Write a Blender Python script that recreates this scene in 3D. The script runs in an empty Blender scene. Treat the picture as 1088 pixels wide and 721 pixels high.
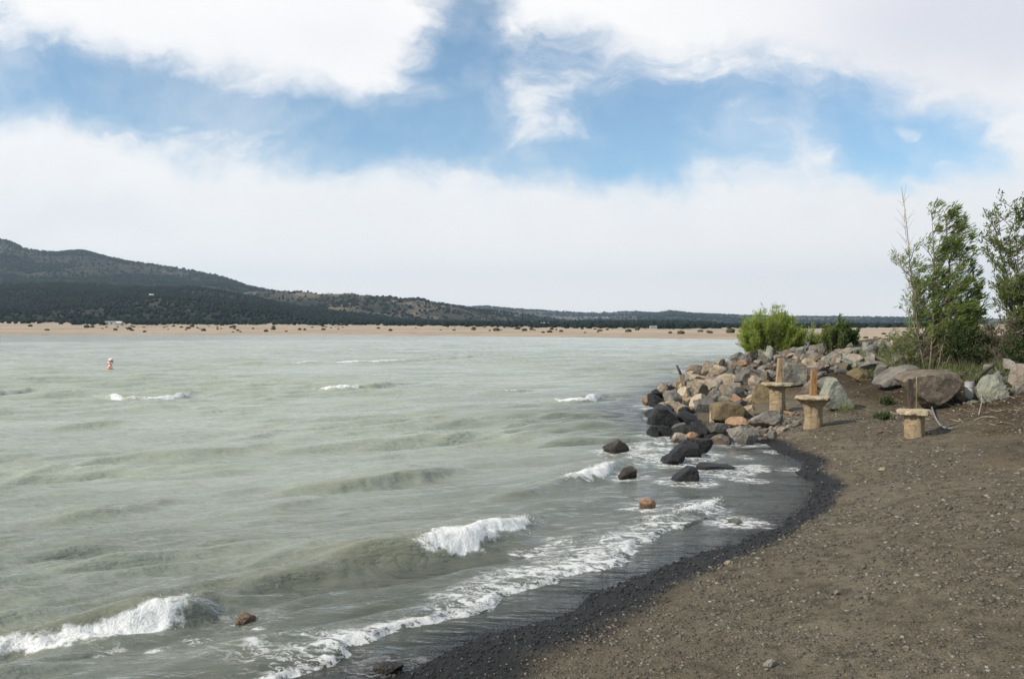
import bpy, bmesh, math, random
import numpy as np
from mathutils import Vector, Matrix
random.seed(7); RNG = np.random.default_rng(11)
scene = bpy.context.scene
COL = scene.collection
R = math.radians

# ------------------------------------------------------------------ camera
H = 3.0; F = 907.0; CX, CY = 544.0, 360.5
PITCH = math.atan(10.5/F)
cam_d = bpy.data.cameras.new('camera'); cam = bpy.data.objects.new('camera', cam_d); COL.objects.link(cam)
cam.location = (0, 0, H); cam.rotation_euler = (math.pi/2-PITCH, 0, 0)
cam_d.sensor_width = 36; cam_d.lens = 36*F/1088; cam_d.clip_start = .1; cam_d.clip_end = 60000
scene.camera = cam
SP, CP = math.sin(PITCH), math.cos(PITCH)
def ray(px, py):
    u = (px-CX)/F; v = (CY-py)/F
    d = np.array([u, CP+v*SP, -SP+v*CP]); return d/d[1]
def at_z(px, py, z=0.0):                       # pixel -> point on a level
    d = ray(px, py); t = (z-H)/d[2]; return np.array([d[0]*t, t, z])
def at_depth(px, py, D):
    d = ray(px, py); return np.array([d[0]*D, D, H+d[2]*D])

# ------------------------------------------------------------------ numpy noise
def _hash(ix, iy, s):
    n = (ix.astype(np.int64)*374761393 + iy.astype(np.int64)*668265263 + s*982451653) & 0x7fffffff
    n = ((n ^ (n >> 13))*1274126177) & 0x7fffffff
    return ((n ^ (n >> 16)) & 0xffffff)/float(0xffffff)
def vnoise(x, y, s=0):
    x = np.asarray(x, float); y = np.asarray(y, float)
    ix = np.floor(x); iy = np.floor(y); fx = x-ix; fy = y-iy
    fx = fx*fx*(3-2*fx); fy = fy*fy*(3-2*fy)
    a = _hash(ix, iy, s); b = _hash(ix+1, iy, s); c = _hash(ix, iy+1, s); d = _hash(ix+1, iy+1, s)
    return (a*(1-fx)+b*fx)*(1-fy)+(c*(1-fx)+d*fx)*fy
def fbm(x, y, o=4, s=0):
    t = 0; a = .5; tot = 0
    for i in range(o):
        t = t+a*vnoise(x, y, s+i*17); tot += a; a *= .5; x = x*2.03+13.1; y = y*2.03+7.7
    return t/tot
def sstep(a, b, x):
    t = np.clip((x-a)/(b-a), 0, 1); return t*t*(3-2*t)

# ------------------------------------------------------------------ object helpers
def tag(o, label=None, cat=None, group=None, kind=None):
    if label: o['label'] = label
    if cat: o['category'] = cat
    if group: o['group'] = group
    if kind: o['kind'] = kind
    return o
def mesh_np(name, V, Fc, mat, parent=None, smooth=True, attrs=None):
    V = np.asarray(V, np.float32); Fc = np.asarray(Fc, np.int32); k = Fc.shape[1]
    me = bpy.data.meshes.new(name)
    me.vertices.add(len(V)); me.vertices.foreach_set('co', V.ravel())
    me.loops.add(Fc.size); me.loops.foreach_set('vertex_index', Fc.ravel())
    me.polygons.add(len(Fc)); me.polygons.foreach_set('loop_start', np.arange(0, Fc.size, k, dtype=np.int32))
    try: me.polygons.foreach_set('loop_total', np.full(len(Fc), k, np.int32))
    except Exception: pass
    me.polygons.foreach_set('use_smooth', np.full(len(Fc), smooth, bool))
    if attrs:
        for n, a in attrs.items():
            at = me.attributes.new(n, 'FLOAT', 'POINT'); at.data.foreach_set('value', np.asarray(a, np.float32).ravel())
    me.update(calc_edges=True); me.validate()
    if mat: me.materials.append(mat)
    o = bpy.data.objects.new(name, me); COL.objects.link(o)
    if parent: o.parent = parent
    return o
def empty(name, loc):
    o = bpy.data.objects.new(name, None); o.location = loc; o.empty_display_size = .2; COL.objects.link(o); return o
def grid_faces(n, m):
    i = np.arange(n-1)[:, None]*m+np.arange(m-1)[None, :]
    return np.stack([i, i+1, i+m+1, i+m], -1).reshape(-1, 4)
class Tubes:                                    # tapered tubes gathered in one mesh
    def __init__(s): s.V = []; s.F = []; s.n = 0
    def add(s, pts, rad, k=5, cap=True):
        pts = np.asarray(pts, float); n = len(pts)
        rad = np.full(n, rad) if np.isscalar(rad) else np.asarray(rad, float)
        t = np.gradient(pts, axis=0); t /= np.linalg.norm(t, axis=1)[:, None]+1e-9
        ref = np.array([0.31, .87, .12]) if abs(t[0][2]) > .5 else np.array([.05, .1, 1.])
        a = np.cross(t, ref); a /= np.linalg.norm(a, axis=1)[:, None]+1e-9; b = np.cross(t, a)
        ang = np.arange(k)*2*math.pi/k
        ring = pts[:, None, :]+rad[:, None, None]*(np.cos(ang)[None, :, None]*a[:, None, :]+np.sin(ang)[None, :, None]*b[:, None, :])
        V = ring.reshape(-1, 3); Fs = []
        for i in range(n-1):
            for j in range(k):
                Fs.append((i*k+j, i*k+(j+1) % k, (i+1)*k+(j+1) % k, (i+1)*k+j))
        if cap:
            c0 = len(V); V = np.vstack([V, pts[0], pts[-1]])
            for j in range(k):
                Fs.append((c0, (j+1) % k, j, j)); Fs.append((c0+1, (n-1)*k+j, (n-1)*k+(j+1) % k, (n-1)*k+(j+1) % k))
        s.V.append(V); s.F += [tuple(q+s.n for q in f) for f in Fs]; s.n += len(V)
    def build(s, name, mat, parent=None, smooth=True, off=None):
        V = np.vstack(s.V)
        if off is not None: V = V-np.asarray(off)
        me = bpy.data.meshes.new(name)
        me.from_pydata(V.tolist(), [], [tuple(dict.fromkeys(f)) for f in s.F]); me.polygons.foreach_set('use_smooth', [smooth]*len(me.polygons))
        me.materials.append(mat); o = bpy.data.objects.new(name, me); COL.objects.link(o)
        if parent: o.parent = parent
        return o

# ------------------------------------------------------------------ node helpers
class NT:
    def __init__(s, tree): s.t = tree; s.N = tree.nodes; s.L = tree.links
    def node(s, typ, **kw):
        n = s.N.new(typ)
        for k, v in kw.items(): setattr(n, k, v)
        return n
    def put(s, sock, v):
        if isinstance(v, bpy.types.NodeSocket): s.L.new(v, sock)
        elif v is not None:
            if sock.type == 'RGBA' and len(v) == 3: v = (*v, 1)
            sock.default_value = v
    def math(s, op, a, b=None, c=None, clamp=False):
        n = s.node('ShaderNodeMath', operation=op, use_clamp=clamp)
        for i, v in enumerate((a, b, c)):
            if v is not None: s.put(n.inputs[i], v)
        return n.outputs[0]
    def vmath(s, op, a, b=None):
        n = s.node('ShaderNodeVectorMath', operation=op); s.put(n.inputs[0], a)
        if b is not None: s.put(n.inputs[1], b)
        return n.outputs['Value'] if op in ('LENGTH', 'DOT_PRODUCT', 'DISTANCE') else n.outputs[0]
    def rng(s, v, a, b, c=0., d=1., smooth=True):
        n = s.node('ShaderNodeMapRange', interpolation_type='SMOOTHSTEP' if smooth else 'LINEAR')
        for k, x in zip(('Value', 'From Min', 'From Max', 'To Min', 'To Max'), (v, a, b, c, d)): s.put(n.inputs[k], x)
        return n.outputs[0]
    def mix(s, f, a, b, blend='MIX'):
        n = s.node('ShaderNodeMix', data_type='RGBA', blend_type=blend)
        s.put(n.inputs[0], f)
        s.put(n.inputs[6], a); s.put(n.inputs[7], b); return n.outputs[2]
    def noise(s, vec, scale, detail=4, rough=.55, out=0, dist=0.):
        n = s.node('ShaderNodeTexNoise'); s.put(n.inputs['Vector'], vec)
        n.inputs['Scale'].default_value = scale; n.inputs['Detail'].default_value = detail
        n.inputs['Roughness'].default_value = rough; n.inputs['Distortion'].default_value = dist
        return n.outputs[out]
    def voro(s, vec, scale, feature='F1', out=0):
        n = s.node('ShaderNodeTexVoronoi', feature=feature); s.put(n.inputs['Vector'], vec); n.inputs['Scale'].default_value = scale
        return n.outputs[out]
    def attr(s, name):
        return s.node('ShaderNodeAttribute', attribute_name=name).outputs['Fac']
    def scale(s, vec, v):
        return s.vmath('MULTIPLY', vec, v)
    def bump(s, h, strength=.5, dist=.02, normal=None):
        n = s.node('ShaderNodeBump'); s.put(n.inputs['Height'], h); s.put(n.inputs['Strength'], strength); s.put(n.inputs['Distance'], dist)
        if normal is not None: s.L.new(normal, n.inputs['Normal'])
        return n.outputs[0]
def new_mat(name):
    m = bpy.data.materials.new(name); m.use_nodes = True; m.node_tree.nodes.clear()
    t = NT(m.node_tree); out = t.node('ShaderNodeOutputMaterial'); return m, t, out
def princ(t, base, rough=.8, spec=.3, normal=None, **kw):
    n = t.node('ShaderNodeBsdfPrincipled'); t.put(n.inputs['Base Color'], base); t.put(n.inputs['Roughness'], rough)
    t.put(n.inputs['Specular IOR Level'], spec)
    if normal is not None: t.L.new(normal, n.inputs['Normal'])
    for k, v in kw.items(): t.put(n.inputs[k], v)
    return n.outputs[0]
def objpos(t): return t.node('ShaderNodeTexCoord').outputs['Object']
def geopos(t): return t.node('ShaderNodeNewGeometry').outputs['Position']

# ------------------------------------------------------------------ near ground shape
SHORE = [at_z(*p)[:2] for p in [(380, 728), (470, 693), (540, 668), (620, 637), (690, 608), (730, 592), (790, 576), (830, 560), (856, 540), (866, 512), (850, 489), (815, 472), (765, 470), (722, 462), (700, 448), (686, 436), (690, 428), (705, 418), (722, 406)]]
SHORE = [np.array(p) for p in [(-13, -9), (-6, 0), (-2.6, 4.6)]]+SHORE+[np.array(p) for p in
        [(11.5, 52.5), (13.2, 57.5), (14.6, 63), (22, 78), (45, 110), (75, 180), (84, 235), (70, 272)]]
FAR_SH = [(500+200, 359.2), (620, 358.0), (500, 356.9), (380, 355.9), (200, 355.8), (0, 355.8)]
SHORE += [at_z(*p)[:2] for p in FAR_SH]+[np.array(p) for p in [(-520, 430), (-700, 200), (-600, -150), (-100, -120)]]
SHORE = np.array(SHORE)
def shore_dist(x, y):
    sh = x.shape; x = x.ravel(); y = y.ravel(); d = np.full(x.size, 1e9); ins = np.zeros(x.size, bool)
    P = SHORE; n = len(P)
    for i in range(n):
        a = P[i]; b = P[(i+1) % n]; e = b-a
        t = np.clip(((x-a[0])*e[0]+(y-a[1])*e[1])/(e@e), 0, 1)
        d = np.minimum(d, np.hypot(x-a[0]-t*e[0], y-a[1]-t*e[1]))
        c = (a[1] > y) != (b[1] > y)
        xi = a[0]+(y-a[1])*e[0]/(e[1] if abs(e[1]) > 1e-9 else 1e-9)
        ins ^= c & (x < xi)
    return np.where(ins, -d, d).reshape(sh)
CTRL = [at_z(*p) for p in [
    (880, 500, .13), (850, 558, .1), (790, 589, .1), (680, 641, .09), (600, 678, .09), (530, 722, .08),
    (1088, 721, .5), (800, 721, .28), (1000, 600, .45), (1088, 520, .62), (950, 520, .36), (1088, 470, .75), (972, 467, .45), (862, 457, .35),
    (822, 440, .4), (900, 470, .32), (1000, 440, .66), (1088, 440, .9), (760, 660, .2),
    (995, 431, .78), (990, 396, 1.5), (1088, 414, 1.3), (1088, 390, 1.7), (940, 405, 1.12), (915, 412, .95), (935, 440, .58), (900, 400, 1.15),
    (880, 385, 1.5), (840, 386, 1.3), (830, 410, .8), (800, 430, .4), (790, 446, .2), (900, 372, 1.9), (950, 373, 1.95), (850, 375, 1.75),
    (815, 376, 1.6), (790, 383, 1.2), (760, 396, .8), (735, 408, .5), (745, 420, .4), (770, 430, .38), (712, 425, .15), (712, 440, .12), (750, 455, .13), (790, 458, .1),
    (600, 560, -.25), (400, 640, -.25), (200, 721, -.3), (500, 600, -.32), (600, 500, -.7), (300, 560, -.9), (0, 600, -.7), (650, 475, -.4), (700, 505, -.25),
    (760, 530, -.1), (810, 515, -.05), (650, 430, -.8), (560, 655, -.07), (680, 600, -.06), (430, 700, -.07), (760, 570, -.05), (835, 530, -.06), (848, 514, -.05), (838, 498, -.05), (800, 555, -.05)]]
CTRL += [np.array((*p, 0.)) for p in SHORE[:26]]
CTRL += [np.array(p, float) for p in [(0, 40, -1.2), (6, 60, -1.), (-10, 20, -1.2), (-8, 6, -.6), (20, 55, 2.), (30, 40, 2.), (26, 22, 1.7), (12, 10, .85),
         (10, 0, 1.), (0, 0, .75), (4, 0, .8), (0, -10, 1.2), (40, 70, 2), (40, 20, 2), (-30, 40, -1.3), (25, 68, 1.5), (-20, 5, -1)]]
CTRL = np.array(CTRL)
def _tps_k(r2): return np.where(r2 > 1e-12, r2*np.log(np.maximum(r2, 1e-12)), 0)*.5
def _tps_fit(C, lam=.02):
    n = len(C); d2 = ((C[:, None, :2]-C[None, :, :2])**2).sum(-1)
    A = np.zeros((n+3, n+3)); A[:n, :n] = _tps_k(d2)+lam*np.eye(n); A[:n, n] = 1; A[:n, n+1:] = C[:, :2]; A[n:, :n] = A[:n, n:].T
    return np.linalg.solve(A, np.concatenate([C[:, 2], np.zeros(3)]))
TW = _tps_fit(CTRL)
def near_z(x, y):
    out = np.empty(x.size); xf = x.ravel(); yf = y.ravel(); n = len(CTRL)
    for s in range(0, x.size, 60000):
        xs = xf[s:s+60000, None]; ys = yf[s:s+60000, None]
        out[s:s+60000] = _tps_k((xs-CTRL[:, 0])**2+(ys-CTRL[:, 1])**2)@TW[:n]+TW[n]+xs[:, 0]*TW[n+1]+ys[:, 0]*TW[n+2]
    return np.clip(out.reshape(x.shape), -1.6, 2.6)
def plain_z(x, y, sd):
    u = np.clip(x/np.maximum(y, 60), -.7, .7); s = .0175-.010*sstep(-.5, .35, u)
    land = np.minimum(sd*.05, 1.2)+np.clip(sd-20, 0, 2200)*s
    land = land+(fbm(x*.02, y*.02, 3, 5)-.5)*np.clip(sd*.01, 0, 1.2)
    right = sstep(30, 70, x)*sstep(260, 120, y)
    land = land*(1-right)+np.minimum(sd*.2, 1.9)*right
    return np.where(sd < 0, np.maximum(sd*.08, -1.6), land)
def ground_z(x, y, sd=None, detail=True):
    x = np.asarray(x, float); y = np.asarray(y, float)
    if sd is None: sd = shore_dist(x, y)
    z = plain_z(x, y, sd); w = 1-sstep(42, 62, np.hypot(x-9, y-25)); m = w > 0
    if m.any(): z[m] = z[m]*(1-w[m])+near_z(x[m], y[m])*w[m]
    if detail:
        k = sstep(.03, .5, z)
        z = z+(fbm(x*.9, y*.9, 3, 21)-.5)*.10*k*w+(fbm(x*4.2, y*4.2, 3, 31)-.5)*.05*(.35+k)*w
    return z
TT = np.concatenate([np.linspace(3.5, 70, 1400), np.geomspace(70.5, 900, 300)])
def hit(px, py):
    d = ray(px, py); x = d[0]*TT; y = TT.copy(); z = H+d[2]*TT
    g = ground_z(x, y); k = np.argmax(g >= z)
    if k == 0: k = len(TT)-1
    return np.array([x[k], y[k], g[k]])
def gz(x, y): return float(ground_z(np.array([x]), np.array([y]))[0])

# ------------------------------------------------------------------ materials
def rock_mat(name, c1, c2, c3, rough=.85, spec=.25, lichen=None, sc=3.):
    m, t, out = new_mat(name); p = objpos(t)
    inf = t.node('ShaderNodeObjectInfo').outputs['Random']
    off = t.node('ShaderNodeCombineXYZ'); t.put(off.inputs[0], t.math('MULTIPLY', inf, 37.)); t.put(off.inputs[1], t.math('MULTIPLY', inf, 91.))
    p = t.vmath('ADD', p, off.outputs[0])
    n1 = t.noise(p, sc, 6, .65); n2 = t.noise(p, sc*6, 4, .7); n3 = t.noise(p, sc*.5, 2)
    col = t.mix(t.rng(n1, .38, .62), c1, c2); col = t.mix(t.rng(n2, .55, .75), col, c3)
    if lichen: col = t.mix(t.math('MULTIPLY', t.rng(t.noise(p, sc*2.3, 5, .7), .56, .64), .8), col, lichen)
    br = t.math('ADD', .72, t.math('MULTIPLY', inf, .5))
    hs = t.node('ShaderNodeHueSaturation'); t.put(hs.inputs['Value'], br); t.put(hs.inputs['Color'], col)
    gp = geopos(t); sx = t.node('ShaderNodeSeparateXYZ'); t.L.new(gp, sx.inputs[0])
    wetl = t.rng(t.math('ADD', sx.outputs[2], t.math('MULTIPLY', t.math('SUBTRACT', n1, .5), .3)), .20, .07); crack = t.rng(t.voro(t.vmath('ADD', p, t.scale(t.noise(p, sc*1.5, 3, .6, out=1), (.6, .6, .6))), sc*.8, 'DISTANCE_TO_EDGE'), .0, .05)
    colr = t.mix(t.math('MULTIPLY', t.math('SUBTRACT', 1., crack), .12), hs.outputs[0], (.03, .026, .022)); colr = t.mix(t.math('MULTIPLY', wetl, .55), colr, (.016, .016, .015)); rough = t.rng(wetl, 0., 1., rough, min(rough, .42))
    h = t.math('ADD', t.math('ADD', t.math('MULTIPLY', n1, 1.), t.math('MULTIPLY', crack, .12)), t.math('MULTIPLY', n2, .5))
    h = t.math('ADD', h, t.math('MULTIPLY', t.noise(p, sc*22, 3, .6), .16))
    nb = t.bump(h, .9, .09)
    t.L.new(princ(t, colr, rough, spec, nb), out.inputs[0]); return m
M = {}
M['rock_grey'] = rock_mat('grey_rock', (.17, .155, .13), (.27, .245, .205), (.10, .09, .075), lichen=(.30, .30, .24))
M['rock_bluegrey'] = rock_mat('bluegrey_rock', (.12, .115, .10), (.20, .19, .17), (.07, .066, .06))
M['rock_tan'] = rock_mat('tan_rock', (.33, .265, .18), (.44, .36, .26), (.20, .15, .10))
M['rock_ochre'] = rock_mat('ochre_rock', (.20, .155, .085), (.29, .22, .125), (.11, .085, .05), lichen=(.2, .18, .06))
M['rock_pink'] = rock_mat('pink_rock', (.27, .22, .175), (.35, .29, .235), (.17, .14, .11))
M['rock_orange'] = rock_mat('orange_rock', (.30, .17, .095), (.40, .26, .165), (.18, .11, .07))
M['rock_brown'] = rock_mat('brown_rock', (.16, .125, .09), (.24, .19, .14), (.1, .08, .06), lichen=(.27, .26, .2))
M['rock_olive'] = rock_mat('olive_rock', (.17, .175, .15), (.25, .25, .2), (.1, .1, .09), lichen=(.3, .29, .15))
M['rock_wet'] = rock_mat('wet_dark_rock', (.010, .0105, .011), (.024, .024, .023), (.007, .007, .008), rough=.42, spec=.3)
M['rock_wet_brown'] = rock_mat('wet_brown_rock', (.045, .036, .024), (.08, .063, .042), (.02, .018, .014), rough=.5, spec=.3)

def ground_mat():
    m, t, out = new_mat('gravel_beach'); p = geopos(t)
    wet = t.attr('wet'); bank = t.attr('bank'); far = t.attr('far')
    n1 = t.noise(p, .55, 5, .6); n2 = t.noise(p, 4.5, 5, .65); n3 = t.noise(p, 38., 4, .7); v = t.voro(p, 46., out=1); v2 = t.voro(p, 90.)
    beach = t.mix(t.rng(n1, .35, .65), (.150, .124, .084), (.205, .172, .12)); beach = t.mix(t.rng(n2, .42, .72), beach, (.08, .067, .046))
    beach = t.mix(t.rng(n3, .52, .74), beach, (.25, .22, .17)); beach = t.mix(t.math('MULTIPLY', t.rng(n3, .47, .32), .85), beach, (.045, .038, .028))
    dirt = t.mix(t.rng(n2, .35, .65), (.15, .10, .055), (.22, .155, .09)); dirt = t.mix(t.rng(n3, .55, .7), dirt, (.07, .05, .032))
    sep = t.node('ShaderNodeSeparateXYZ'); t.L.new(p, sep.inputs[0])
    nf = t.noise(p, .012, 6, .65); nf2 = t.noise(p, .10, 5, .7)
    plain = t.mix(t.rng(nf, .35, .65), (.32, .25, .18), (.40, .32, .24)); plain = t.mix(t.rng(nf2, .52, .72), plain, (.19, .15, .09)); plain = t.mix(t.math('MULTIPLY', t.rng(t.noise(t.scale(p, (.3, 1., 1.)), .03, 5, .7), .52, .66), .7), plain, (.50, .42, .33))
    col = t.mix(bank, beach, dirt); col = t.mix(t.math('MULTIPLY', t.attr('painted_shade'), t.rng(n2, .2, .6, .55, .9)), col, (.038, .029, .019)); col = t.mix(far, col, plain)  # shade on the right bank is painted into the soil colour
    dark = t.mix(t.rng(n3, .4, .7), (.008, .008, .0075), (.02, .019, .016))
    col = t.mix(wet, col, dark)
    rough = t.rng(wet, 0., 1., .95, .5); spec = t.rng(wet, 0., 1., .12, .2)
    h = t.math('ADD', t.math('MULTIPLY', n3, .7), t.math('MULTIPLY', n2, .8)); h = t.math('ADD', h, t.math('MULTIPLY', v2, .25))
    nb = t.bump(h, 1., .05)
    t.L.new(princ(t, col, rough, spec, nb), out.inputs[0]); return m
M['ground'] = ground_mat()

def water_mat():
    m, t, out = new_mat('turbid_lake_water'); p = geopos(t)
    foam = t.attr('foam'); dep = t.attr('depth'); spread = t.attr('lace')
    ang = .36
    mp = t.node('ShaderNodeMapping'); mp.inputs['Rotation'].default_value = (0, 0, -ang); mp.inputs['Scale'].default_value = (.28, 1., 1.); t.L.new(p, mp.inputs[0]); q = mp.outputs[0]
    r1 = t.noise(q, 1.5, 5, .6, dist=.15); r2 = t.noise(q, 8.5, 4, .6, dist=.2); r3 = t.noise(q, .32, 3, .5); r0 = t.noise(q, .5, 4, .6, dist=.15)
    calm = t.attr('calm'); gust = t.rng(t.noise(t.scale(q, (.35, 1., 1.)), .045, 5, .65), .38, .64)
    h = t.math('ADD', t.math('ADD', t.math('MULTIPLY', r0, .20), t.math('MULTIPLY', r1, .16)), t.math('MULTIPLY', r2, .045))
    nb = t.bump(h, t.math('MULTIPLY', t.rng(calm, 0., 1., 1., .8), t.rng(gust, 0., 1., 1.15, .75)), 1.0)
    body = t.mix(t.rng(r3, .35, .65), (.335, .362, .288), (.395, .422, .335)); body = t.mix(t.math('MULTIPLY', t.attr('crest'), .55), body, (.29, .28, .17))
    body = t.mix(t.math('MULTIPLY', gust, .28), body, (.40, .43, .36)); turb = princ(t, body, .13, .5, nb, IOR=1.333)
    fr = t.node('ShaderNodeFresnel'); fr.inputs['IOR'].default_value = 1.333; t.L.new(nb, fr.inputs['Normal'])
    gl = t.node('ShaderNodeBsdfGlossy'); gl.inputs['Roughness'].default_value = .07; t.L.new(nb, gl.inputs['Normal'])
    tr = t.node('ShaderNodeBsdfTransparent'); tr.inputs[0].default_value = (.80, .83, .78, 1)
    film = t.node('ShaderNodeMixShader'); t.L.new(fr.outputs[0], film.inputs[0]); t.L.new(tr.outputs[0], film.inputs[1]); t.L.new(gl.outputs[0], film.inputs[2])
    op = t.math('SUBTRACT', 1., t.math('EXPONENT', t.math('MULTIPLY', t.math('MAXIMUM', dep, 0.), -1.7)), clamp=True)
    w = t.node('ShaderNodeMixShader'); t.L.new(op, w.inputs[0]); t.L.new(film.outputs[0], w.inputs[1]); t.L.new(turb, w.inputs[2])
    # foam: dense froth on breaking crests, lacy strings on the spent surf
    pw = t.vmath('ADD', p, t.scale(t.noise(p, 3.2, 3, .6, out=1), (.22, .22, .0)))
    f1 = t.noise(pw, 9., 6, .68); f2 = t.noise(p, 40., 3, .6)
    fd = t.math('ADD', t.math('MULTIPLY', f1, .75), t.math('MULTIPLY', f2, .25))
    thr = t.math('SUBTRACT', .97, t.math('MULTIPLY', foam, .63))
    dense = t.rng(t.math('SUBTRACT', fd, thr), -.11, .13)
    ql = t.vmath('ADD', t.scale(q, (1.5, 1., 1.)), t.scale(t.noise(p, 2.2, 3, .6, out=1), (.5, .5, .0)))
    def ridged(sc):
        n = t.noise(ql, sc, 3, .55); return t.math('ABSOLUTE', t.math('SUBTRACT', t.math('MULTIPLY', n, 2.), 1.))
    g1 = ridged(2.6); g2 = ridged(7.); wd = t.math('MULTIPLY', spread, t.rng(f1, .33, .68)); wd2 = t.math('MULTIPLY', spread, t.rng(f2, .3, .7))
    l1 = t.rng(t.math('SUBTRACT', t.math('MULTIPLY', wd, .30), g1), -.05, .10); l2 = t.math('MULTIPLY', t.rng(t.math('SUBTRACT', t.math('MULTIPLY', wd2, .26), g2), -.06, .12), .8)
    lace = t.math('MULTIPLY', t.math('MAXIMUM', l1, l2), t.rng(spread, .02, .35))
    fm = t.math('MULTIPLY', t.math('MAXIMUM', dense, t.math('MULTIPLY', lace, .85)), .96)
    fcol = t.mix(f2, (.66, .66, .63), (.82, .82, .80))
    fb = t.bump(t.math('ADD', f2, f1), .45, .035)
    fs = princ(t, fcol, .7, .2, fb, **{'Subsurface Weight': 0.})
    fin = t.node('ShaderNodeMixShader'); t.L.new(fm, fin.inputs[0]); t.L.new(w.outputs[0], fin.inputs[1]); t.L.new(fs, fin.inputs[2])
    t.L.new(fin.outputs[0], out.inputs[0]); return m
M['water'] = water_mat()
def simple_mat(name, c1, c2, sc=8., rough=.8, spec=.3, bump=.4, dist=.01, stretch=None):
    m, t, out = new_mat(name); p = objpos(t)
    if stretch: p = t.scale(p, stretch)
    n = t.noise(p, sc, 5, .65); col = t.mix(t.rng(n, .35, .65), c1, c2)
    t.L.new(princ(t, col, rough, spec, t.bump(n, bump, dist)), out.inputs[0]); return m
M['foam'] = simple_mat('white_foam', (.70, .70, .67), (.82, .82, .80), 30, .65)
def pebble_mat(name, ramp, rough, spec):
    m, t, out = new_mat(name); v = t.attr('tone'); n = t.noise(geopos(t), 150., 3)
    r = t.node('ShaderNodeValToRGB'); r.color_ramp.elements.remove(r.color_ramp.elements[0])
    for i, (q, c) in enumerate(ramp):
        e = r.color_ramp.elements[0] if i == 0 else r.color_ramp.elements.new(q)
        e.position = q; e.color = (*c, 1)
    t.L.new(v, r.inputs[0]); col = t.mix(t.rng(n, .35, .65), r.outputs[0], (.09, .08, .065)) if rough > .6 else r.outputs[0]
    t.L.new(princ(t, col, rough, spec), out.inputs[0]); return m
M['pebble'] = pebble_mat('dry_pebbles', [(0, (.05, .043, .035)), (.35, (.085, .072, .053)), (.65, (.145, .125, .095)), (.9, (.23, .20, .16)), (1., (.40, .37, .32))], .85, .2)
M['wet_pebble'] = pebble_mat('wet_pebbles', [(0, (.005, .005, .005)), (.5, (.012, .012, .011)), (.8, (.028, .026, .022)), (.93, (.06, .055, .046)), (1., (.16, .145, .12))], .38, .28)
M['wood'] = simple_mat('weathered_wood', (.22, .16, .10), (.35, .26, .165), 5, .85, .2, .8, .02, (3, 3, .5))
M['darkwood'] = simple_mat('dark_wood', (.045, .035, .026), (.10, .08, .06), 6, .85, .2, .8, .02, (3, 3, .5))
def stone_mat(name, c1, c2, stain):
    m, t, out = new_mat(name); p = objpos(t)
    n = t.noise(p, 5, 6, .7); n2 = t.noise(t.scale(p, (1., 1., 4.)), 7., 4, .65); n3 = t.noise(p, 2.1, 4, .6); n4 = t.noise(p, 45., 3, .7)
    col = t.mix(t.rng(n, .35, .65), c1, c2); col = t.mix(t.math('MULTIPLY', t.rng(n3, .5, .66), .75), col, stain); col = t.mix(t.math('MULTIPLY', t.rng(n2, .56, .68), .6), col, stain); col = t.mix(t.math('MULTIPLY', t.rng(n4, .55, .7), .45), col, (.16, .12, .08))
    h = t.math('ADD', n, t.math('ADD', t.math('MULTIPLY', n2, .8), t.math('MULTIPLY', n4, .25))); t.L.new(princ(t, col, .9, .12, t.bump(h, 1., .06)), out.inputs[0]); return m
M['spool'] = stone_mat('sandstone_pedestal', (.31, .228, .135), (.42, .32, .205), (.17, .12, .065))
M['spooltop'] = stone_mat('sandstone_cap', (.42, .335, .215), (.54, .455, .32), (.26, .2, .12))
M['rust'] = simple_mat('rusted_timber', (.22, .115, .05), (.34, .20, .10), 7, .85, .2, .8, .02, (3, 3, .4))
M['iron'] = simple_mat('dark_iron', (.03, .027, .025), (.07, .05, .04), 12, .6, .4)
M['cable'] = simple_mat('grey_hose', (.16, .165, .16), (.25, .26, .25), 6, .6, .3)
M['pipe'] = simple_mat('pale_pipe', (.55, .50, .40), (.68, .64, .55), 6, .6, .3)
M['pipecap'] = simple_mat('grey_pipe_cap', (.30, .31, .32), (.42, .43, .44), 6, .6, .3)
M['buoy'] = simple_mat('white_buoy', (.74, .73, .71), (.80, .79, .77), 6, .5, .4, .1)
M['buoyred'] = simple_mat('red_orange_paint', (.58, .12, .05), (.66, .16, .07), 6, .5, .4, .1)
M['buoydark'] = simple_mat('dark_cap', (.05, .04, .045), (.09, .07, .07), 6, .5, .4, .1)
M['white_wall'] = simple_mat('pale_wall', (.38, .36, .33), (.46, .44, .40), .5, .8); M['roof'] = simple_mat('pale_roof', (.50, .50, .48), (.58, .58, .56), .5, .6)
M['redroof'] = simple_mat('brown_roof', (.2, .12, .09), (.26, .16, .12), .5, .7); M['glass'] = simple_mat('dark_window', (.03, .035, .04), (.05, .055, .06), .5, .2, .5)
M['bark'] = simple_mat('grey_brown_bark', (.13, .10, .075), (.21, .17, .13), 9, .9, .15, .8, .02, (2, 2, .5))
M['palebark'] = simple_mat('pale_bark', (.28, .23, .18), (.38, .32, .26), 9, .9, .15)
def leaf_mat(name, ca, cb, cc, trans=.35):
    m, t, out = new_mat(name); v = t.attr('tone')
    r = t.node('ShaderNodeValToRGB'); e = r.color_ramp.elements; e[0].color = (*ca, 1); e[1].color = (*cc, 1); x = e.new(.5); x.color = (*cb, 1)
    t.L.new(v, r.inputs[0]); pb = princ(t, r.outputs[0], .55, .35)
    tl = t.node('ShaderNodeBsdfTranslucent'); t.L.new(t.mix(1., r.outputs[0], (1.0, 1.25, .55), 'MULTIPLY'), tl.inputs[0])
    mx = t.node('ShaderNodeMixShader'); mx.inputs[0].default_value = trans; t.L.new(pb, mx.inputs[1]); t.L.new(tl.outputs[0], mx.inputs[2])
    t.L.new(mx.outputs[0], out.inputs[0]); return m
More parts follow.
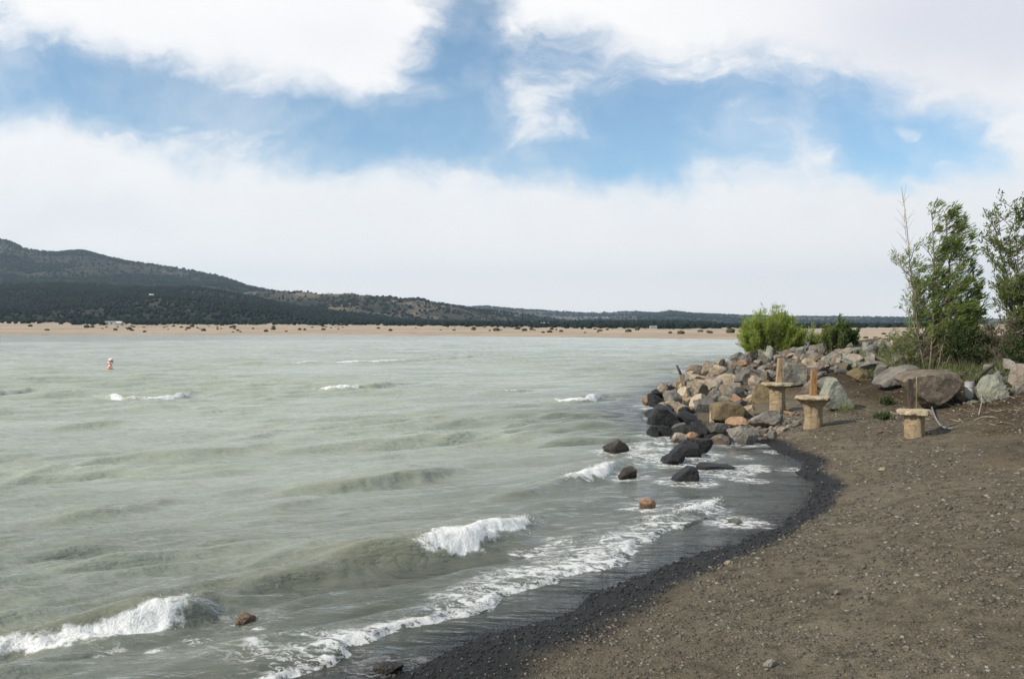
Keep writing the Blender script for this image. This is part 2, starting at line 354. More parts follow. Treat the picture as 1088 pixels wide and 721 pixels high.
M['leaf'] = leaf_mat('willow_leaves', (.115, .15, .03), (.19, .24, .06), (.28, .33, .12), .55)
M['leaf_dark'] = leaf_mat('dark_leaves', (.03, .05, .014), (.055, .085, .022), (.10, .13, .04))
M['leaf_mid'] = leaf_mat('olive_leaves', (.09, .11, .028), (.155, .18, .055), (.24, .26, .105), .5)
M['leaf_bright'] = leaf_mat('bright_feathery_leaves', (.20, .235, .05), (.31, .345, .08), (.42, .44, .15), .5)
M['grass'] = leaf_mat('weeds', (.06, .075, .025), (.12, .14, .045), (.24, .23, .11))
M['litter'] = leaf_mat('dead_litter', (.05, .038, .025), (.17, .13, .09), (.42, .36, .27), .05)
M['dry'] = leaf_mat('dry_twig_leaves', (.09, .075, .05), (.14, .12, .08), (.2, .17, .12))
def canopy_mat():
    m, t, out = new_mat('juniper_canopy'); v = t.attr('tone'); col = t.mix(v, (.004, .010, .009), (.017, .026, .019))
    t.L.new(princ(t, col, .9, .1), out.inputs[0]); return m
M['canopy'] = canopy_mat()
M['farshrub'] = simple_mat('far_shrub_leaves', (.04, .045, .022), (.07, .07, .035), .6, .9, .1)
def hill_mat(name, forest, soil, rockc, sc):
    m, t, out = new_mat(name); p = geopos(t); rk = t.attr('rock')
    n1 = t.noise(p, sc, 6, .65); n2 = t.noise(p, sc*9, 5, .7); n3 = t.noise(p, sc*30, 3, .7)
    base = t.mix(t.rng(t.math('ADD', n1, t.math('MULTIPLY', n2, .35)), .52, .80), forest, soil)
    base = t.mix(t.rng(n3, .5, .72), base, forest)
    rc = t.mix(t.rng(n2, .35, .65), rockc, soil); rc = t.mix(t.rng(n3, .52, .66), rc, forest)
    col = t.mix(t.rng(t.math('ADD', rk, t.math('MULTIPLY', t.math('SUBTRACT', n2, .5), 1.2)), .35, .65), base, rc)
    t.L.new(princ(t, col, .95, .08, t.bump(n2, .6, 8.)), out.inputs[0]); return m
M['hill'] = hill_mat('wooded_slope', (.009, .018, .014), (.055, .048, .034), (.24, .18, .12), .004)
M['mount'] = hill_mat('mountain_slope', (.011, .019, .016), (.05, .045, .033), (.22, .165, .12), .0025)
M['ridge'] = hill_mat('rocky_slope', (.014, .023, .018), (.095, .08, .058), (.20, .16, .115), .004)
M['mesa'] = hill_mat('far_mesa_slope', (.035, .045, .042), (.10, .085, .07), (.26, .21, .17), .0016)
def snow_mat():
    m, t, out = new_mat('snow_peaks'); n = t.noise(geopos(t), .0012, 5, .7)
    t.L.new(princ(t, t.mix(t.rng(n, .4, .6), (.25, .28, .32), (.75, .77, .8)), .8, .2), out.inputs[0]); return m
M['snow'] = snow_mat()

# ------------------------------------------------------------------ ground sheet
th = np.concatenate([np.linspace(-180, -60, 40)[:-1], np.linspace(-60, -36, 60)[:-1], np.linspace(-36, 0, 300)[:-1], np.linspace(0, 36, 560)[:-1], np.linspace(36, 60, 60)[:-1], np.linspace(60, 180, 40)])
rr = np.concatenate([np.geomspace(1.0, 3.5, 14)[:-1], np.geomspace(3.5, 60, 560)[:-1], np.geomspace(60, 700, 150)[:-1], np.geomspace(700, 15500, 60)])
RR, TH = np.meshgrid(rr, np.radians(th), indexing='ij')
gx = RR*np.sin(TH); gy = RR*np.cos(TH); gsd = shore_dist(gx, gy); gzz = ground_z(gx, gy, gsd)
nearw = 1-sstep(50, 75, np.hypot(gx-9, gy-25))
wob = (fbm(gx*1.6, gy*1.6, 3, 77)-.5)*.05+(fbm(gx*9, gy*9, 2, 78)-.5)*.02
wet = sstep(.135, .075, gzz+wob)*nearw
bank = sstep(.55, 1.0, gzz+(fbm(gx*.8, gy*.8, 3, 9)-.5)*.5)*nearw*sstep(9., 14., gy)
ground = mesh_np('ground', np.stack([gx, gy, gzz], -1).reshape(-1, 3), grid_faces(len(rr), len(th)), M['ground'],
        attrs={'wet': wet, 'bank': bank, 'far': sstep(45, 90, RR), 'painted_shade': nearw*sstep(.5, .95, gzz+(fbm(gx*.5, gy*.5, 4, 19)-.5)*.7)*sstep(6.6, 10.5, gx-.12*(gy-20)+(fbm(gx*.35, gy*.35, 3, 23)-.5)*4)})  # last mask: where the right bank gets its painted shade
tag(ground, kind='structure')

# ------------------------------------------------------------------ waves
NW = 46
_l = np.geomspace(.35, 5.5, NW); _dir = np.radians(RNG.normal(-62, 11, NW)); _ph = RNG.uniform(0, 6.28, NW)
_amp = .0125*_l**.5*np.exp(-((_l-1.2)/3.2)**2)
def swell(x, y, spacing):
    z = np.zeros_like(x); patch = fbm(x*.07+3, y*.12, 3, 41)
    for i in range(NW):
        k = 2*math.pi/_l[i]; att = np.clip(1.6-spacing*4/_l[i], 0, 1)
        if not (att > 0).any(): continue
        ph = k*(x*math.cos(_dir[i])+y*math.sin(_dir[i]))+_ph[i]+.7*(patch-.5)
        z += att*_amp[i]*(2*((1+np.sin(ph))*.5)**1.7-.82)
    z = z*(.4+1.1*sstep(.35, .65, patch))
    for lam, a, dg, p0 in ((3.1, .030, -58, .4), (4.3, .036, -63, 2.1), (2.2, .020, -55, 4.), (6.2, .036, -66, 1.)):       # long crested train running in to the beach
        k = 2*math.pi/lam; ph = k*(x*math.cos(R(dg))+y*math.sin(R(dg)))+p0+1.6*(fbm(x*.05+7, y*.09, 2, 44)-.5); gr = sstep(.38, .62, fbm(x*.055+p0*9, y*.11, 2, 45))
        z += np.clip(1.6-spacing*4/lam, 0, 1)*a*gr*(2*((1+np.sin(ph))*.5)**2.2-.75)
    return z
# breaking crests: pixel x, pixel y of the crest line, height, foam
BREAK = [
 [(-130, 700, .2, .75), (-40, 674, .2, .8), (0, 659, .24, .95), (12, 657, .24, .82), (40, 655, .25, .86), (80, 650, .27, .95), (120, 642, .27, .97), (165, 630, .28, .95), (190, 624, .28, .86), (205, 621, .25, .6), (220, 618, .23, .5), (235, 615, .18, .25), (262, 611, .16, .45), (282, 606, .16, .2),
  (300, 597, .2, 0), (330, 586, .26, 0), (380, 577, .30, 0), (425, 571, .30, .1), (440, 568, .28, .9), (475, 563, .28, 1), (510, 556, .30, 1), (540, 546, .32, 1), (556, 545, .22, .9), (570, 548, .06, .2), (585, 546, .0, 0)],
 [(500, 532, .0, 0), (540, 520, .14, 0), (552, 518, .14, .45), (565, 515, .14, .15), (585, 508, .2, .25), (603, 500, .24, .8), (625, 494, .25, 1), (645, 490, .22, 1), (652, 489, .1, .4), (675, 484, .06, .7), (700, 481, .03, .3)],
 [(280, 522, .0, 0), (330, 510, .22, 0), (385, 499, .28, 0), (430, 495, .26, 0), (490, 493, .12, 0), (520, 492, 0, 0)],
 [(700, 551, .03, .2), (718, 546, .08, .8), (740, 540, .1, .9), (764, 532, .08, .8), (775, 527, .0, .2)],
 [(585, 424, .1, .5), (600, 420, .26, 1), (615, 422, .3, 1.), (635, 420, .24, 1), (645, 418, .05, 0)],
 [(335, 412, .1, .3), (346, 411, .26, 1), (356, 411, .22, .9), (366, 411, .24, 1), (376, 411, .24, 1), (380, 407, .24, .2), (410, 406, .22, 0), (450, 406, 0, 0)],
 [(105, 421, .05, .3), (122, 420, .24, 1), (140, 419.5, .24, .9), (150, 419.5, .22, .7), (160, 419, .24, 1), (185, 418.3, .24, 1), (202, 418, .2, .9), (206, 418, 0, 0)],
 [(110, 489, 0, 0), (165, 483, .15, 0), (230, 478, .17, .0), (290, 476, 0, 0)], [(-40, 420, .2, 0), (0, 415, .3, 0), (20, 414, .2, .3), (40, 414, 0, 0)],
 [(130, 392, .0, 0), (425, 381, .25, 1), (445, 381, .28, 1), (456, 381, .15, .1), (474, 380, .15, .1), (484, 379, .28, 1), (510, 379, 0, 0)], [(360, 459, 0, 0), (400, 453, .1, 0), (440, 449, .12, 0), (500, 446, 0, 0)],
 [(560, 553, 0, 0), (590, 545, .03, .12), (620, 540, 0, 0)],
 [(40, 550, 0, 0), (90, 540, .16, 0), (150, 530, .14, .0), (190, 526, 0, 0)], [(230, 470, 0, 0), (262, 462, .15, .0), (300, 459, 0, 0)], [(520, 470, 0, 0), (560, 462, .12, .05), (600, 458, 0, 0)],
 [(240, 545, 0, 0), (300, 533, .12, 0), (360, 528, 0, 0)], [(20, 458, 0, 0), (70, 452, .1, 0), (130, 447, .12, 0), (190, 445, 0, 0)], [(500, 420, 0, 0), (535, 416, .2, .8), (545, 415, .2, .8), (570, 413, 0, 0)],
 [(695, 438, .0, .3), (700, 434, .1, .9), (716, 429, .12, .9), (722, 427, .0, .2)],
]
BR = [np.array([[*at_z(px, py, h)[:2], h, f] for px, py, h, f in b]) for b in BREAK]
def _soften(b):                                  # round the corners of a crest line
    for _ in range(3):
        q = np.empty((2*len(b)-2, 4)); q[0::2] = .75*b[:-1]+.25*b[1:]; q[1::2] = .25*b[:-1]+.75*b[1:]; b = np.vstack([b[:1], q, b[-1:]])
    return b
BS = []
for b in BR:
    xy = b.copy(); p = xy[:, :2].copy()
    for _ in range(2): p[1:-1] = .25*p[:-2]+.5*p[1:-1]+.25*p[2:]
    xy[:, :2] = p; BS.append(_soften(xy))
def breakers(x, y):
    z = np.zeros_like(x); foam = np.zeros_like(x); crest = np.zeros_like(x)
    jn = (fbm(x*1.7, y*1.7, 3, 61)-.5)
    for b in BS:
        pad = 5.; mk = (x > b[:, 0].min()-pad) & (x < b[:, 0].max()+pad) & (y > b[:, 1].min()-pad) & (y < b[:, 1].max()+pad)
        if not mk.any(): continue
        xs = x[mk]; ys = y[mk]; best = np.full(xs.size, 1e9); U = np.zeros(xs.size); ns = len(b)-1; Dq = np.empty((ns, xs.size), np.float32)
        for i in range(ns):
            a = b[i, :2]; e = b[i+1, :2]-a; L2 = max(e@e, 1e-9); t = np.clip(((xs-a[0])*e[0]+(ys-a[1])*e[1])/L2, 0, 1)
            dx = xs-a[0]-t*e[0]; dy = ys-a[1]-t*e[1]; d = np.hypot(dx, dy); Dq[i] = d; m = d < best
            best[m] = d[m]; U[m] = (np.sign(dx*e[1]-dy*e[0])*d)[m]
        W = np.exp(-(Dq**2-(best**2)[None])/(.05+.25*best[None]**2).astype(np.float32)); Ls = np.hypot(b[1:, 0]-b[:-1, 0], b[1:, 1]-b[:-1, 1])[:, None]; W = W*Ls; W /= W.sum(0)+1e-9
        Hh = ((b[:-1, 2]+b[1:, 2])*.5)@W; Ff = ((b[:-1, 3]+b[1:, 3])*.5)@W
        U = U+jn[mk]*.28*np.clip(Hh*4, .2, 1); wf = .55*Hh+.13; wb = 3.2*Hh+.25
        pr = np.where(U > 0, np.exp(-(U/wf)**2), np.exp(-(U/wb)**2))
        Hh = Hh*.78; zz = Hh*pr-.18*Hh*np.exp(-((U-2.2*wf)/(1.6*wf))**2)
        cut = wf*(.32+.72*sstep(.55, 1., Ff))*(1+.9*(fbm(xs*6, ys*6, 3, 66)-.5)); fo = Ff*sstep(-.26, -.03, U)*sstep(cut+.14, cut-.10, U)
        fo2 = .44*Ff*sstep(-.9, -.05, U)*(U < 0)
        z[mk] += zz; foam[mk] = np.maximum(foam[mk], np.maximum(fo, fo2)); crest[mk] = np.maximum(crest[mk], pr*np.clip(Hh*4, 0, 1)*(U > -wb*.4))
    return z, foam, crest
EDGE = np.array([at_z(*p)[:2] for p in [(285, 740), (318, 719), (340, 708), (370, 692), (400, 684), (430, 671), (470, 661), (500, 651), (525, 645), (560, 629), (590, 618), (620, 608), (655, 601), (672, 590), (680, 578), (700, 571), (725, 561)]])
PATCH = [(625, 590, .55, .75), (575, 590, .45, .5), (650, 575, .5, .6), (600, 575, .35, .45), (330, 690, .25, .4), (275, 664, .12, .45), (345, 690, .2, .5), (205, 672, .16, .6), (165, 690, .14, .5), (240, 690, .2, .45), (215, 680, .14, .5), (270, 700, .18, .5), (120, 690, .16, .5), (310, 704, .22, .45), (100, 683, .12, .4),
         (795, 497, .55, .7), (790, 510, .45, .55), (700, 470, .8, .6), (675, 486, .8, .7), (690, 478, .7, .6), (745, 540, .6, .5), (790, 470+15, .5, .4), (715, 462, .5, .5), (697, 434, .8, .8), (705, 440, .6, .6), (735, 485, .5, .35), (760, 505, .5, .4),
         (840, 500, .5, .35), (820, 480, .5, .35), (775, 556, .35, .3), (535, 610, .3, .3), (470, 640, .3, .35)]
PATCH = [(*at_z(px, py)[:2], r, s) for px, py, r, s in PATCH]
ROCKW = []                                       # rocks that stand in the water get a ring of froth (filled below)
def water_fields(x, y, spacing, gzv=None):
    g = ground_z(x, y, detail=False) if gzv is None else gzv
    dep0 = np.clip(-g, 0, 3); br, foam, crest = breakers(x, y)
    z = swell(x, y, spacing)*sstep(.0, .45, dep0)+br
    d = np.full(x.size, 1e9); U = np.zeros(x.size)
    xf = x.ravel(); yf = y.ravel()
    for i in range(len(EDGE)-1):
        a = EDGE[i]; e = EDGE[i+1]-a; t = np.clip(((xf-a[0])*e[0]+(yf-a[1])*e[1])/(e@e), 0, 1)
        dx = xf-a[0]-t*e[0]; dy = yf-a[1]-t*e[1]; dd = np.hypot(dx, dy); m = dd < d
        d[m] = dd[m]; U[m] = (np.sign(dx*e[1]-dy*e[0])*dd)[m]
    U = U.reshape(x.shape)+(fbm(x*2.2, y*2.2, 3, 91)-.5)*.35
    ne = sstep(3.0, 2.0, np.abs(U))*(d.reshape(x.shape) < 3)
    lead = sstep(-.42, -.05, U)*sstep(.03, -.02, U)*ne
    z = z+.045*sstep(.02, -.12, U)*sstep(-1.6, -.3, U)*ne
    foam = np.maximum(foam, lead*(.62+.5*fbm(x*1.1, y*1.1, 2, 93)-.16))
    lace = np.maximum(lead, (.18+.5*sstep(.45, .6, fbm(x*.5, y*.5, 2, 12)))*sstep(-1.1, -.15, U)*(U < 0.02)*ne)
    pn = (fbm(x*2.5, y*2.5, 3, 95)-.5)*1.1
    for cx, cy, r, s in PATCH:
        q = np.hypot(x-cx, (y-cy)*.8)/r+pn; lace = np.maximum(lace, s*sstep(1.25, .25, q))
        if s > .55: foam = np.maximum(foam, .55*s*sstep(1., .2, q))
    for cx, cy, r in ROCKW:
        q = np.hypot(x-cx, y-cy)-r+pn*.22; kk = .35 if cy < 12 else 1.; foam = np.maximum(foam, .56*kk*sstep(.26, -.05, q)); lace = np.maximum(lace, .6*kk*sstep(.6, .1, q))
    z = z+foam*(fbm(x*6, y*6, 3, 97)-.42)*.08*sstep(.3, .9, foam)
    z = z+.006*sstep(.0, -.1, g)
    calm = 1-sstep(.03, .30, dep0)
    return z, foam, lace, crest, z-g, calm

# ------------------------------------------------------------------ rocks
from mathutils import noise as mnoise
_ico = {}
def ico(sub):
    if sub not in _ico:
        bm = bmesh.new(); bmesh.ops.create_icosphere(bm, subdivisions=sub, radius=1.)
        bm.verts.ensure_lookup_table(); _ico[sub] = (np.array([v.co for v in bm.verts]), np.array([[v.index for v in f.verts] for f in bm.faces])); bm.free()
    return _ico[sub]
def rock_mesh(w, d, h, seed, sub=4, cuts=13, rough=.05, sharp=1., shape=None):
    rg = np.random.default_rng(seed); V, Fc = ico(sub); V = V.copy()
    for _ in range(cuts):
        n = rg.normal(size=3); n /= np.linalg.norm(n); dd = rg.uniform(.38, .80); s = V@n-dd
        V -= np.where(s > 0, s*.97*sharp, 0)[:, None]*n
    if shape == 'slab': V[:, 2] = np.sign(V[:, 2])*np.abs(V[:, 2])**.7*.8
    if shape == 'peak': V[:, :2] *= (1-.62*np.clip(V[:, 2:3]+.1, 0, 1)); V[:, 0] += .25*V[:, 2]
    o = rg.uniform(-50, 50, 3)
    for sc, am in ((1.3, rough*.9), (3.4, rough*.7), (9., rough*.5)):
        disp = np.array([mnoise.noise(Vector((v*sc+o).tolist())) for v in V]); V += (V/np.linalg.norm(V, axis=1)[:, None])*(disp*am)[:, None]
    a = rg.uniform(0, 6.28); ca, sa = math.cos(a), math.sin(a)
    mn = V.min(0); mx = V.max(0); V = (V-(mn+mx)/2)/(mx-mn)*np.array([w, d, h])
    return V, Fc
def rock(label, loc, w, d, h, mat, seed, name='rock', group=None, sub=5, tilt=0., shape=None, rough=.05, cuts=13, cat='rock', bury=.2, yaw=0.):
    V, Fc = rock_mesh(w, d, h*(1+bury), seed, sub, cuts, rough, shape=shape)
    c, s = math.cos(tilt), math.sin(tilt); V = np.stack([V[:, 0]*c-V[:, 2]*s, V[:, 1], V[:, 0]*s+V[:, 2]*c], -1)
    if yaw: c, s = math.cos(yaw), math.sin(yaw); V = np.stack([V[:, 0]*c-V[:, 1]*s, V[:, 0]*s+V[:, 1]*c, V[:, 2]], -1)
    V[:, 2] += h*(1+bury)/2-h*bury
    o = mesh_np(name, V, Fc, M[mat]); o.location = loc
    o.data.set_sharp_from_angle(angle=R(26)); tag(o, label, cat, group); return o
PLACED = []
def hull_rock(label, prof, mat, seed, dep=.7, lift=0., rough=.022, name='rock', lean=.1):
    rg = np.random.default_rng(seed); yb = max(q[1] for q in prof); cx = sum(q[0] for q in prof)/len(prof); p = hit(cx, yb); s = p[1]/F
    w = (max(q[0] for q in prof)-min(q[0] for q in prof))*s; d = w*dep; bm = bmesh.new(); mx_, mz = 0, sum((yb-q[1]) for q in prof)/len(prof)*s
    for k, (yy, sc) in enumerate(((0, .9), (.22, 1.), (.65, .98), (1., .72))):
        for q in prof:
            x = (q[0]-cx)*s; z = (yb-q[1])*s; bm.verts.new((x*sc+rg.normal(0, .02)*w, d*yy+rg.normal(0, .03)*d, mz+(z-mz)*sc+lean*d*yy+rg.normal(0, .012)*w))
    bmesh.ops.convex_hull(bm, input=bm.verts[:]); bmesh.ops.delete(bm, geom=[v for v in bm.verts if not v.link_faces], context='VERTS')
    bmesh.ops.dissolve_limit(bm, angle_limit=.34, verts=bm.verts[:], edges=bm.edges[:]); bmesh.ops.bevel(bm, geom=bm.edges[:], offset=w*.008, segments=1, affect='EDGES')
    bmesh.ops.triangulate(bm, faces=bm.faces[:])
    for _ in range(4):
        bmesh.ops.subdivide_edges(bm, edges=[e for e in bm.edges if e.calc_length() > w*.05], cuts=1); bmesh.ops.triangulate(bm, faces=bm.faces[:])
    o_ = Vector(rg.uniform(-50, 50, 3)); bm.normal_update()
    mv = [(v, v.normal*(mnoise.noise(v.co*(2.2/w)+o_)*rough*1.5+mnoise.noise(v.co*(6/w)+o_)*rough*.8+mnoise.noise(v.co*(16/w)+o_)*rough*.4)*w) for v in bm.verts]
    for v, dv in mv: v.co += dv
    for f in bm.faces: f.smooth = True
    bmesh.ops.recalc_face_normals(bm, faces=bm.faces[:])
    me = bpy.data.meshes.new(name); bm.to_mesh(me); bm.free(); me.materials.append(M[mat]); me.set_sharp_from_angle(angle=R(35))
    o = bpy.data.objects.new(name, me); COL.objects.link(o); o.location = (p[0], p[1], p[2]+lift); PLACED.append((p[0], p[1]+d*.5, w*.45)); return tag(o, label, 'rock')
def prock(label, x0, x1, ytop, ybot, mat, seed, water=False, name='rock', dep=.75, lift=0., **k):
    cx = (x0+x1)/2; p = at_z(cx, ybot, 0.) if water else hit(cx, ybot)
    D = p[1]; w = (x1-x0)*D/F; h = (ybot-ytop)*D/F; d = max(w*dep, .25)
    loc = (p[0]*(1+d*.42/D), D+d*.42, p[2]+lift)
    o = rock(label, loc, w, d, h, mat, seed, name=name, **k); PLACED.append((loc[0], loc[1], max(w, d)*.5))
    if water or p[2] < .08: ROCKW.append((loc[0], loc[1], max(w, d)*.42))
    return o
# rocks standing in the shallows
prock('rounded dark brown boulder standing alone in the lake, farthest out from the rock pile', 640, 669, 467, 482, 'rock_wet_brown', 71, True, shape='peak', bury=.5)
prock('small low brown rock barely above the water, just shoreward of the lone boulder', 656, 677, 496, 506, 'rock_wet_brown', 2, True, bury=.6)
hull_rock('black pointed wet boulder standing in the shallows beside the long flat black rock', [(711, 516), (718, 506), (733, 495), (741, 496), (744, 508), (743, 517), (728, 520)], 'rock_wet', 3, lift=-.06); ROCKW.append((*at_z(728, 512)[:2], .3))
hull_rock('long flat black wet rock lying in the shallows right of the pointed black boulder', [(741, 504), (742, 494), (752, 493), (770, 493), (782, 495), (785, 500), (780, 506)], 'rock_wet', 44, dep=.45, lift=-.05); ROCKW.append((*at_z(763, 502)[:2], .42))
prock('small orange brown stone poking out of the surf below the black boulders', 679, 697, 531, 542, 'rock_orange', 5, True, bury=.5)
prock('low dark green wet rock at the water line, flattest below the rock pile', 700, 730, 482, 492.5, 'rock_wet', 6, True, shape='slab', bury=.6)
prock('round black wet boulder at the water line, directly under the pink rocks', 711, 745, 469, 487, 'rock_wet', 7, True, bury=.3)
prock('black wet boulder wedged between the round black boulder and the lumpy pale one', 737, 758, 466, 483, 'rock_wet', 8, True, bury=.3)
prock('small olive flat stone awash at the edge of the cove', 774, 790, 553, 557, 'rock_olive', 9, True, bury=1., shape='slab')
prock('small orange stone poking out of the water near the foreground wave', 252, 271, 650, 656, 'rock_orange', 229, True, shape='slab', bury=2.5, lift=-.05, dep=.8)
prock('small black stone awash in the foreground water', 246, 265, 686, 697, 'rock_wet', 11, True, bury=.8, lift=.03)
prock('flat dark stone at the edge of the foreground swash', 396, 430, 707, 716, 'rock_wet_brown', 12, True, shape='slab', bury=1., dep=.5)
# the pile at the water's edge
hull_rock('big angular black boulder on the lake corner of the rock pile', [(689, 453), (691, 443), (698, 434), (710, 434), (719, 441), (723, 452), (706, 455)], 'rock_wet', 13)
prock('black angular boulder just right of the big corner boulder', 719, 742, 437, 452, 'rock_wet', 14, True, cuts=9)
prock('smaller of two dark round wet stones in the row under the corner boulder', 687, 701, 453, 464, 'rock_wet', 15, True)
prock('larger of two dark round wet stones in the row under the corner boulder', 699, 716, 452, 463.5, 'rock_wet', 16, True)
prock('smooth mid grey boulder in the row between dark wet stones', 712, 736, 449, 461, 'rock_bluegrey', 17, True)
prock('dark charcoal boulder above the orange pink stones', 732, 754, 448, 466, 'rock_wet', 18)
prock('left one of the two orange pink stones at the water line', 713, 730, 460, 471, 'rock_pink', 19, True)
prock('right one of the two orange pink stones at the water line', 727, 743, 459, 470, 'rock_orange', 20, True)
prock('pale blue grey slab lying flat on the pile behind the lumpy boulder', 749, 774, 450, 464, 'rock_bluegrey', 21, shape='slab')
prock('orange rock lying behind the grey speckled boulder', 770, 797, 443, 455, 'rock_orange', 22)
prock('grey speckled boulder lying alone on the beach in front of the pedestals', 796, 832, 437, 456, 'rock_grey', 23, rough=.07, cuts=16)
prock('lumpy grey tan boulder at the back corner of the cove', 774, 808, 453, 475, 'rock_grey', 24, rough=.12)
prock('low brown stone between the lumpy boulder and the black ones', 752, 778, 462, 476, 'rock_brown', 25, rough=.1)
hull_rock('large ochre block in the middle of the rock pile', [(757, 447), (757, 431), (768, 428), (786, 430), (793, 434), (791, 445), (775, 449)], 'rock_ochre', 26)
prock('upright ochre stone against the left end of the large ochre block', 754, 766, 432, 449, 'rock_tan', 126, cuts=8)
prock('small tan stone right of the large ochre block', 788, 802, 430, 443, 'rock_tan', 27)
prock('grey boulder left of the large ochre block', 736, 759, 423, 439, 'rock_bluegrey', 28)
prock('big rounded tan boulder below the leaning rod', 732, 763, 403, 421, 'rock_tan', 29)
prock('long tan stone lying over the big rounded tan boulder', 733, 759, 398, 407, 'rock_tan', 30, shape='slab')
prock('black angular rock at the lake edge beside the orange brown one', 690, 706, 413, 427, 'rock_wet', 31, True, cuts=8)
prock('orange brown rock at the outermost edge of the rock pile', 682, 694, 419, 431, 'rock_orange', 32, True)
prock('black jagged rock behind the splash at the pile edge', 703, 721, 410, 427, 'rock_wet', 33, True, cuts=8)
prock('wet tan stone in the splash in front of the jagged black rock', 697, 713, 427, 436, 'rock_tan', 34, True, bury=.5)
prock('black rock at the foot of the leaning rod', 720, 735, 413, 424, 'rock_wet', 35)
prock('small rusty stone under the jagged rocks near the leaning rod', 718, 731, 420, 431, 'rock_orange', 36)
prock('big brownish boulder leaning against the pedestal with the tall post', 798, 821, 404, 428, 'rock_ochre', 37)
hull_rock('light grey boulder with a white streak behind the pedestal with the tall post', [(829, 407), (830, 391), (838, 386), (850, 387), (860, 393), (858, 408), (845, 411)], 'rock_grey', 38)
prock('long pale pink rock lying above the middle pedestal', 846, 882, 388, 397, 'rock_pink', 39, shape='slab')
prock('pale pink stone behind the post of the middle pedestal', 849, 868, 403, 422, 'rock_pink', 40)
prock('grey stone right of the post of the middle pedestal', 866, 883, 400, 418, 'rock_olive', 41)
hull_rock('big pointed grey boulder right of the middle pedestal', [(874, 428), (880, 415), (884, 404), (891, 403), (899, 413), (906, 424), (909, 433), (902, 437), (882, 436)], 'rock_olive', 42)
prock('pinkish tan round boulder high on the bank below the weeds', 897, 918, 376, 389, 'rock_pink', 43)
prock('smaller pinkish stone left of the round boulder high on the bank', 884, 902, 376, 387, 'rock_pink', 143)
prock('flat grey slab high on the bank behind the dirt patch', 908, 942, 383, 398, 'rock_grey', 45, shape='slab')
prock('ochre rock at the top of the dirt patch', 900, 926, 391, 406, 'rock_ochre', 46)
prock('grey blocky rock left of the wedge shaped slab', 927, 946, 387, 405, 'rock_grey', 47)
hull_rock('wedge shaped grey slab tilted on the bank left of the tree', [(935, 409), (948, 400), (962, 392), (978, 391), (981, 401), (972, 407), (955, 409), (937, 413)], 'rock_grey', 48)
hull_rock('largest grey brown slab on the bank, at the foot of the tree trunks', [(962, 407), (968, 401), (984, 397), (1008, 395), (1020, 398), (1026, 404), (1026, 415), (1012, 427), (998, 436), (985, 430), (976, 420)], 'rock_brown', 49, dep=.8)
prock('grey green boulder right of the pale pipe stub', 1040, 1071, 398, 427, 'rock_olive', 50, rough=.09)
prock('orange tan boulder at the right edge of the bank', 1070, 1101, 387, 414, 'rock_pink', 51, cuts=8, lift=.02)
prock('small grey stone under the orange tan boulder', 1078, 1090, 410, 418, 'rock_grey', 52)
prock('grey rock right behind the grey green boulder', 1058, 1076, 399, 411, 'rock_bluegrey', 53)
prock('dark rock at the lake end of the bank top, under the bright bush', 774, 793, 374, 388, 'rock_bluegrey', 54)
prock('thin brown slab on the skyline of the rock pile', 758, 775, 384, 391, 'rock_brown', 55, shape='slab')
prock('tan slab sloping down under the thin brown slab', 752, 773, 389, 399, 'rock_tan', 56, shape='slab')
prock('grey brown boulder on the skyline right of the leaning rod', 729, 752, 387, 402, 'rock_brown', 57)
prock('green grey low rock among the weeds at the bank top', 896, 914, 369, 378, 'rock_olive', 58, shape='slab')
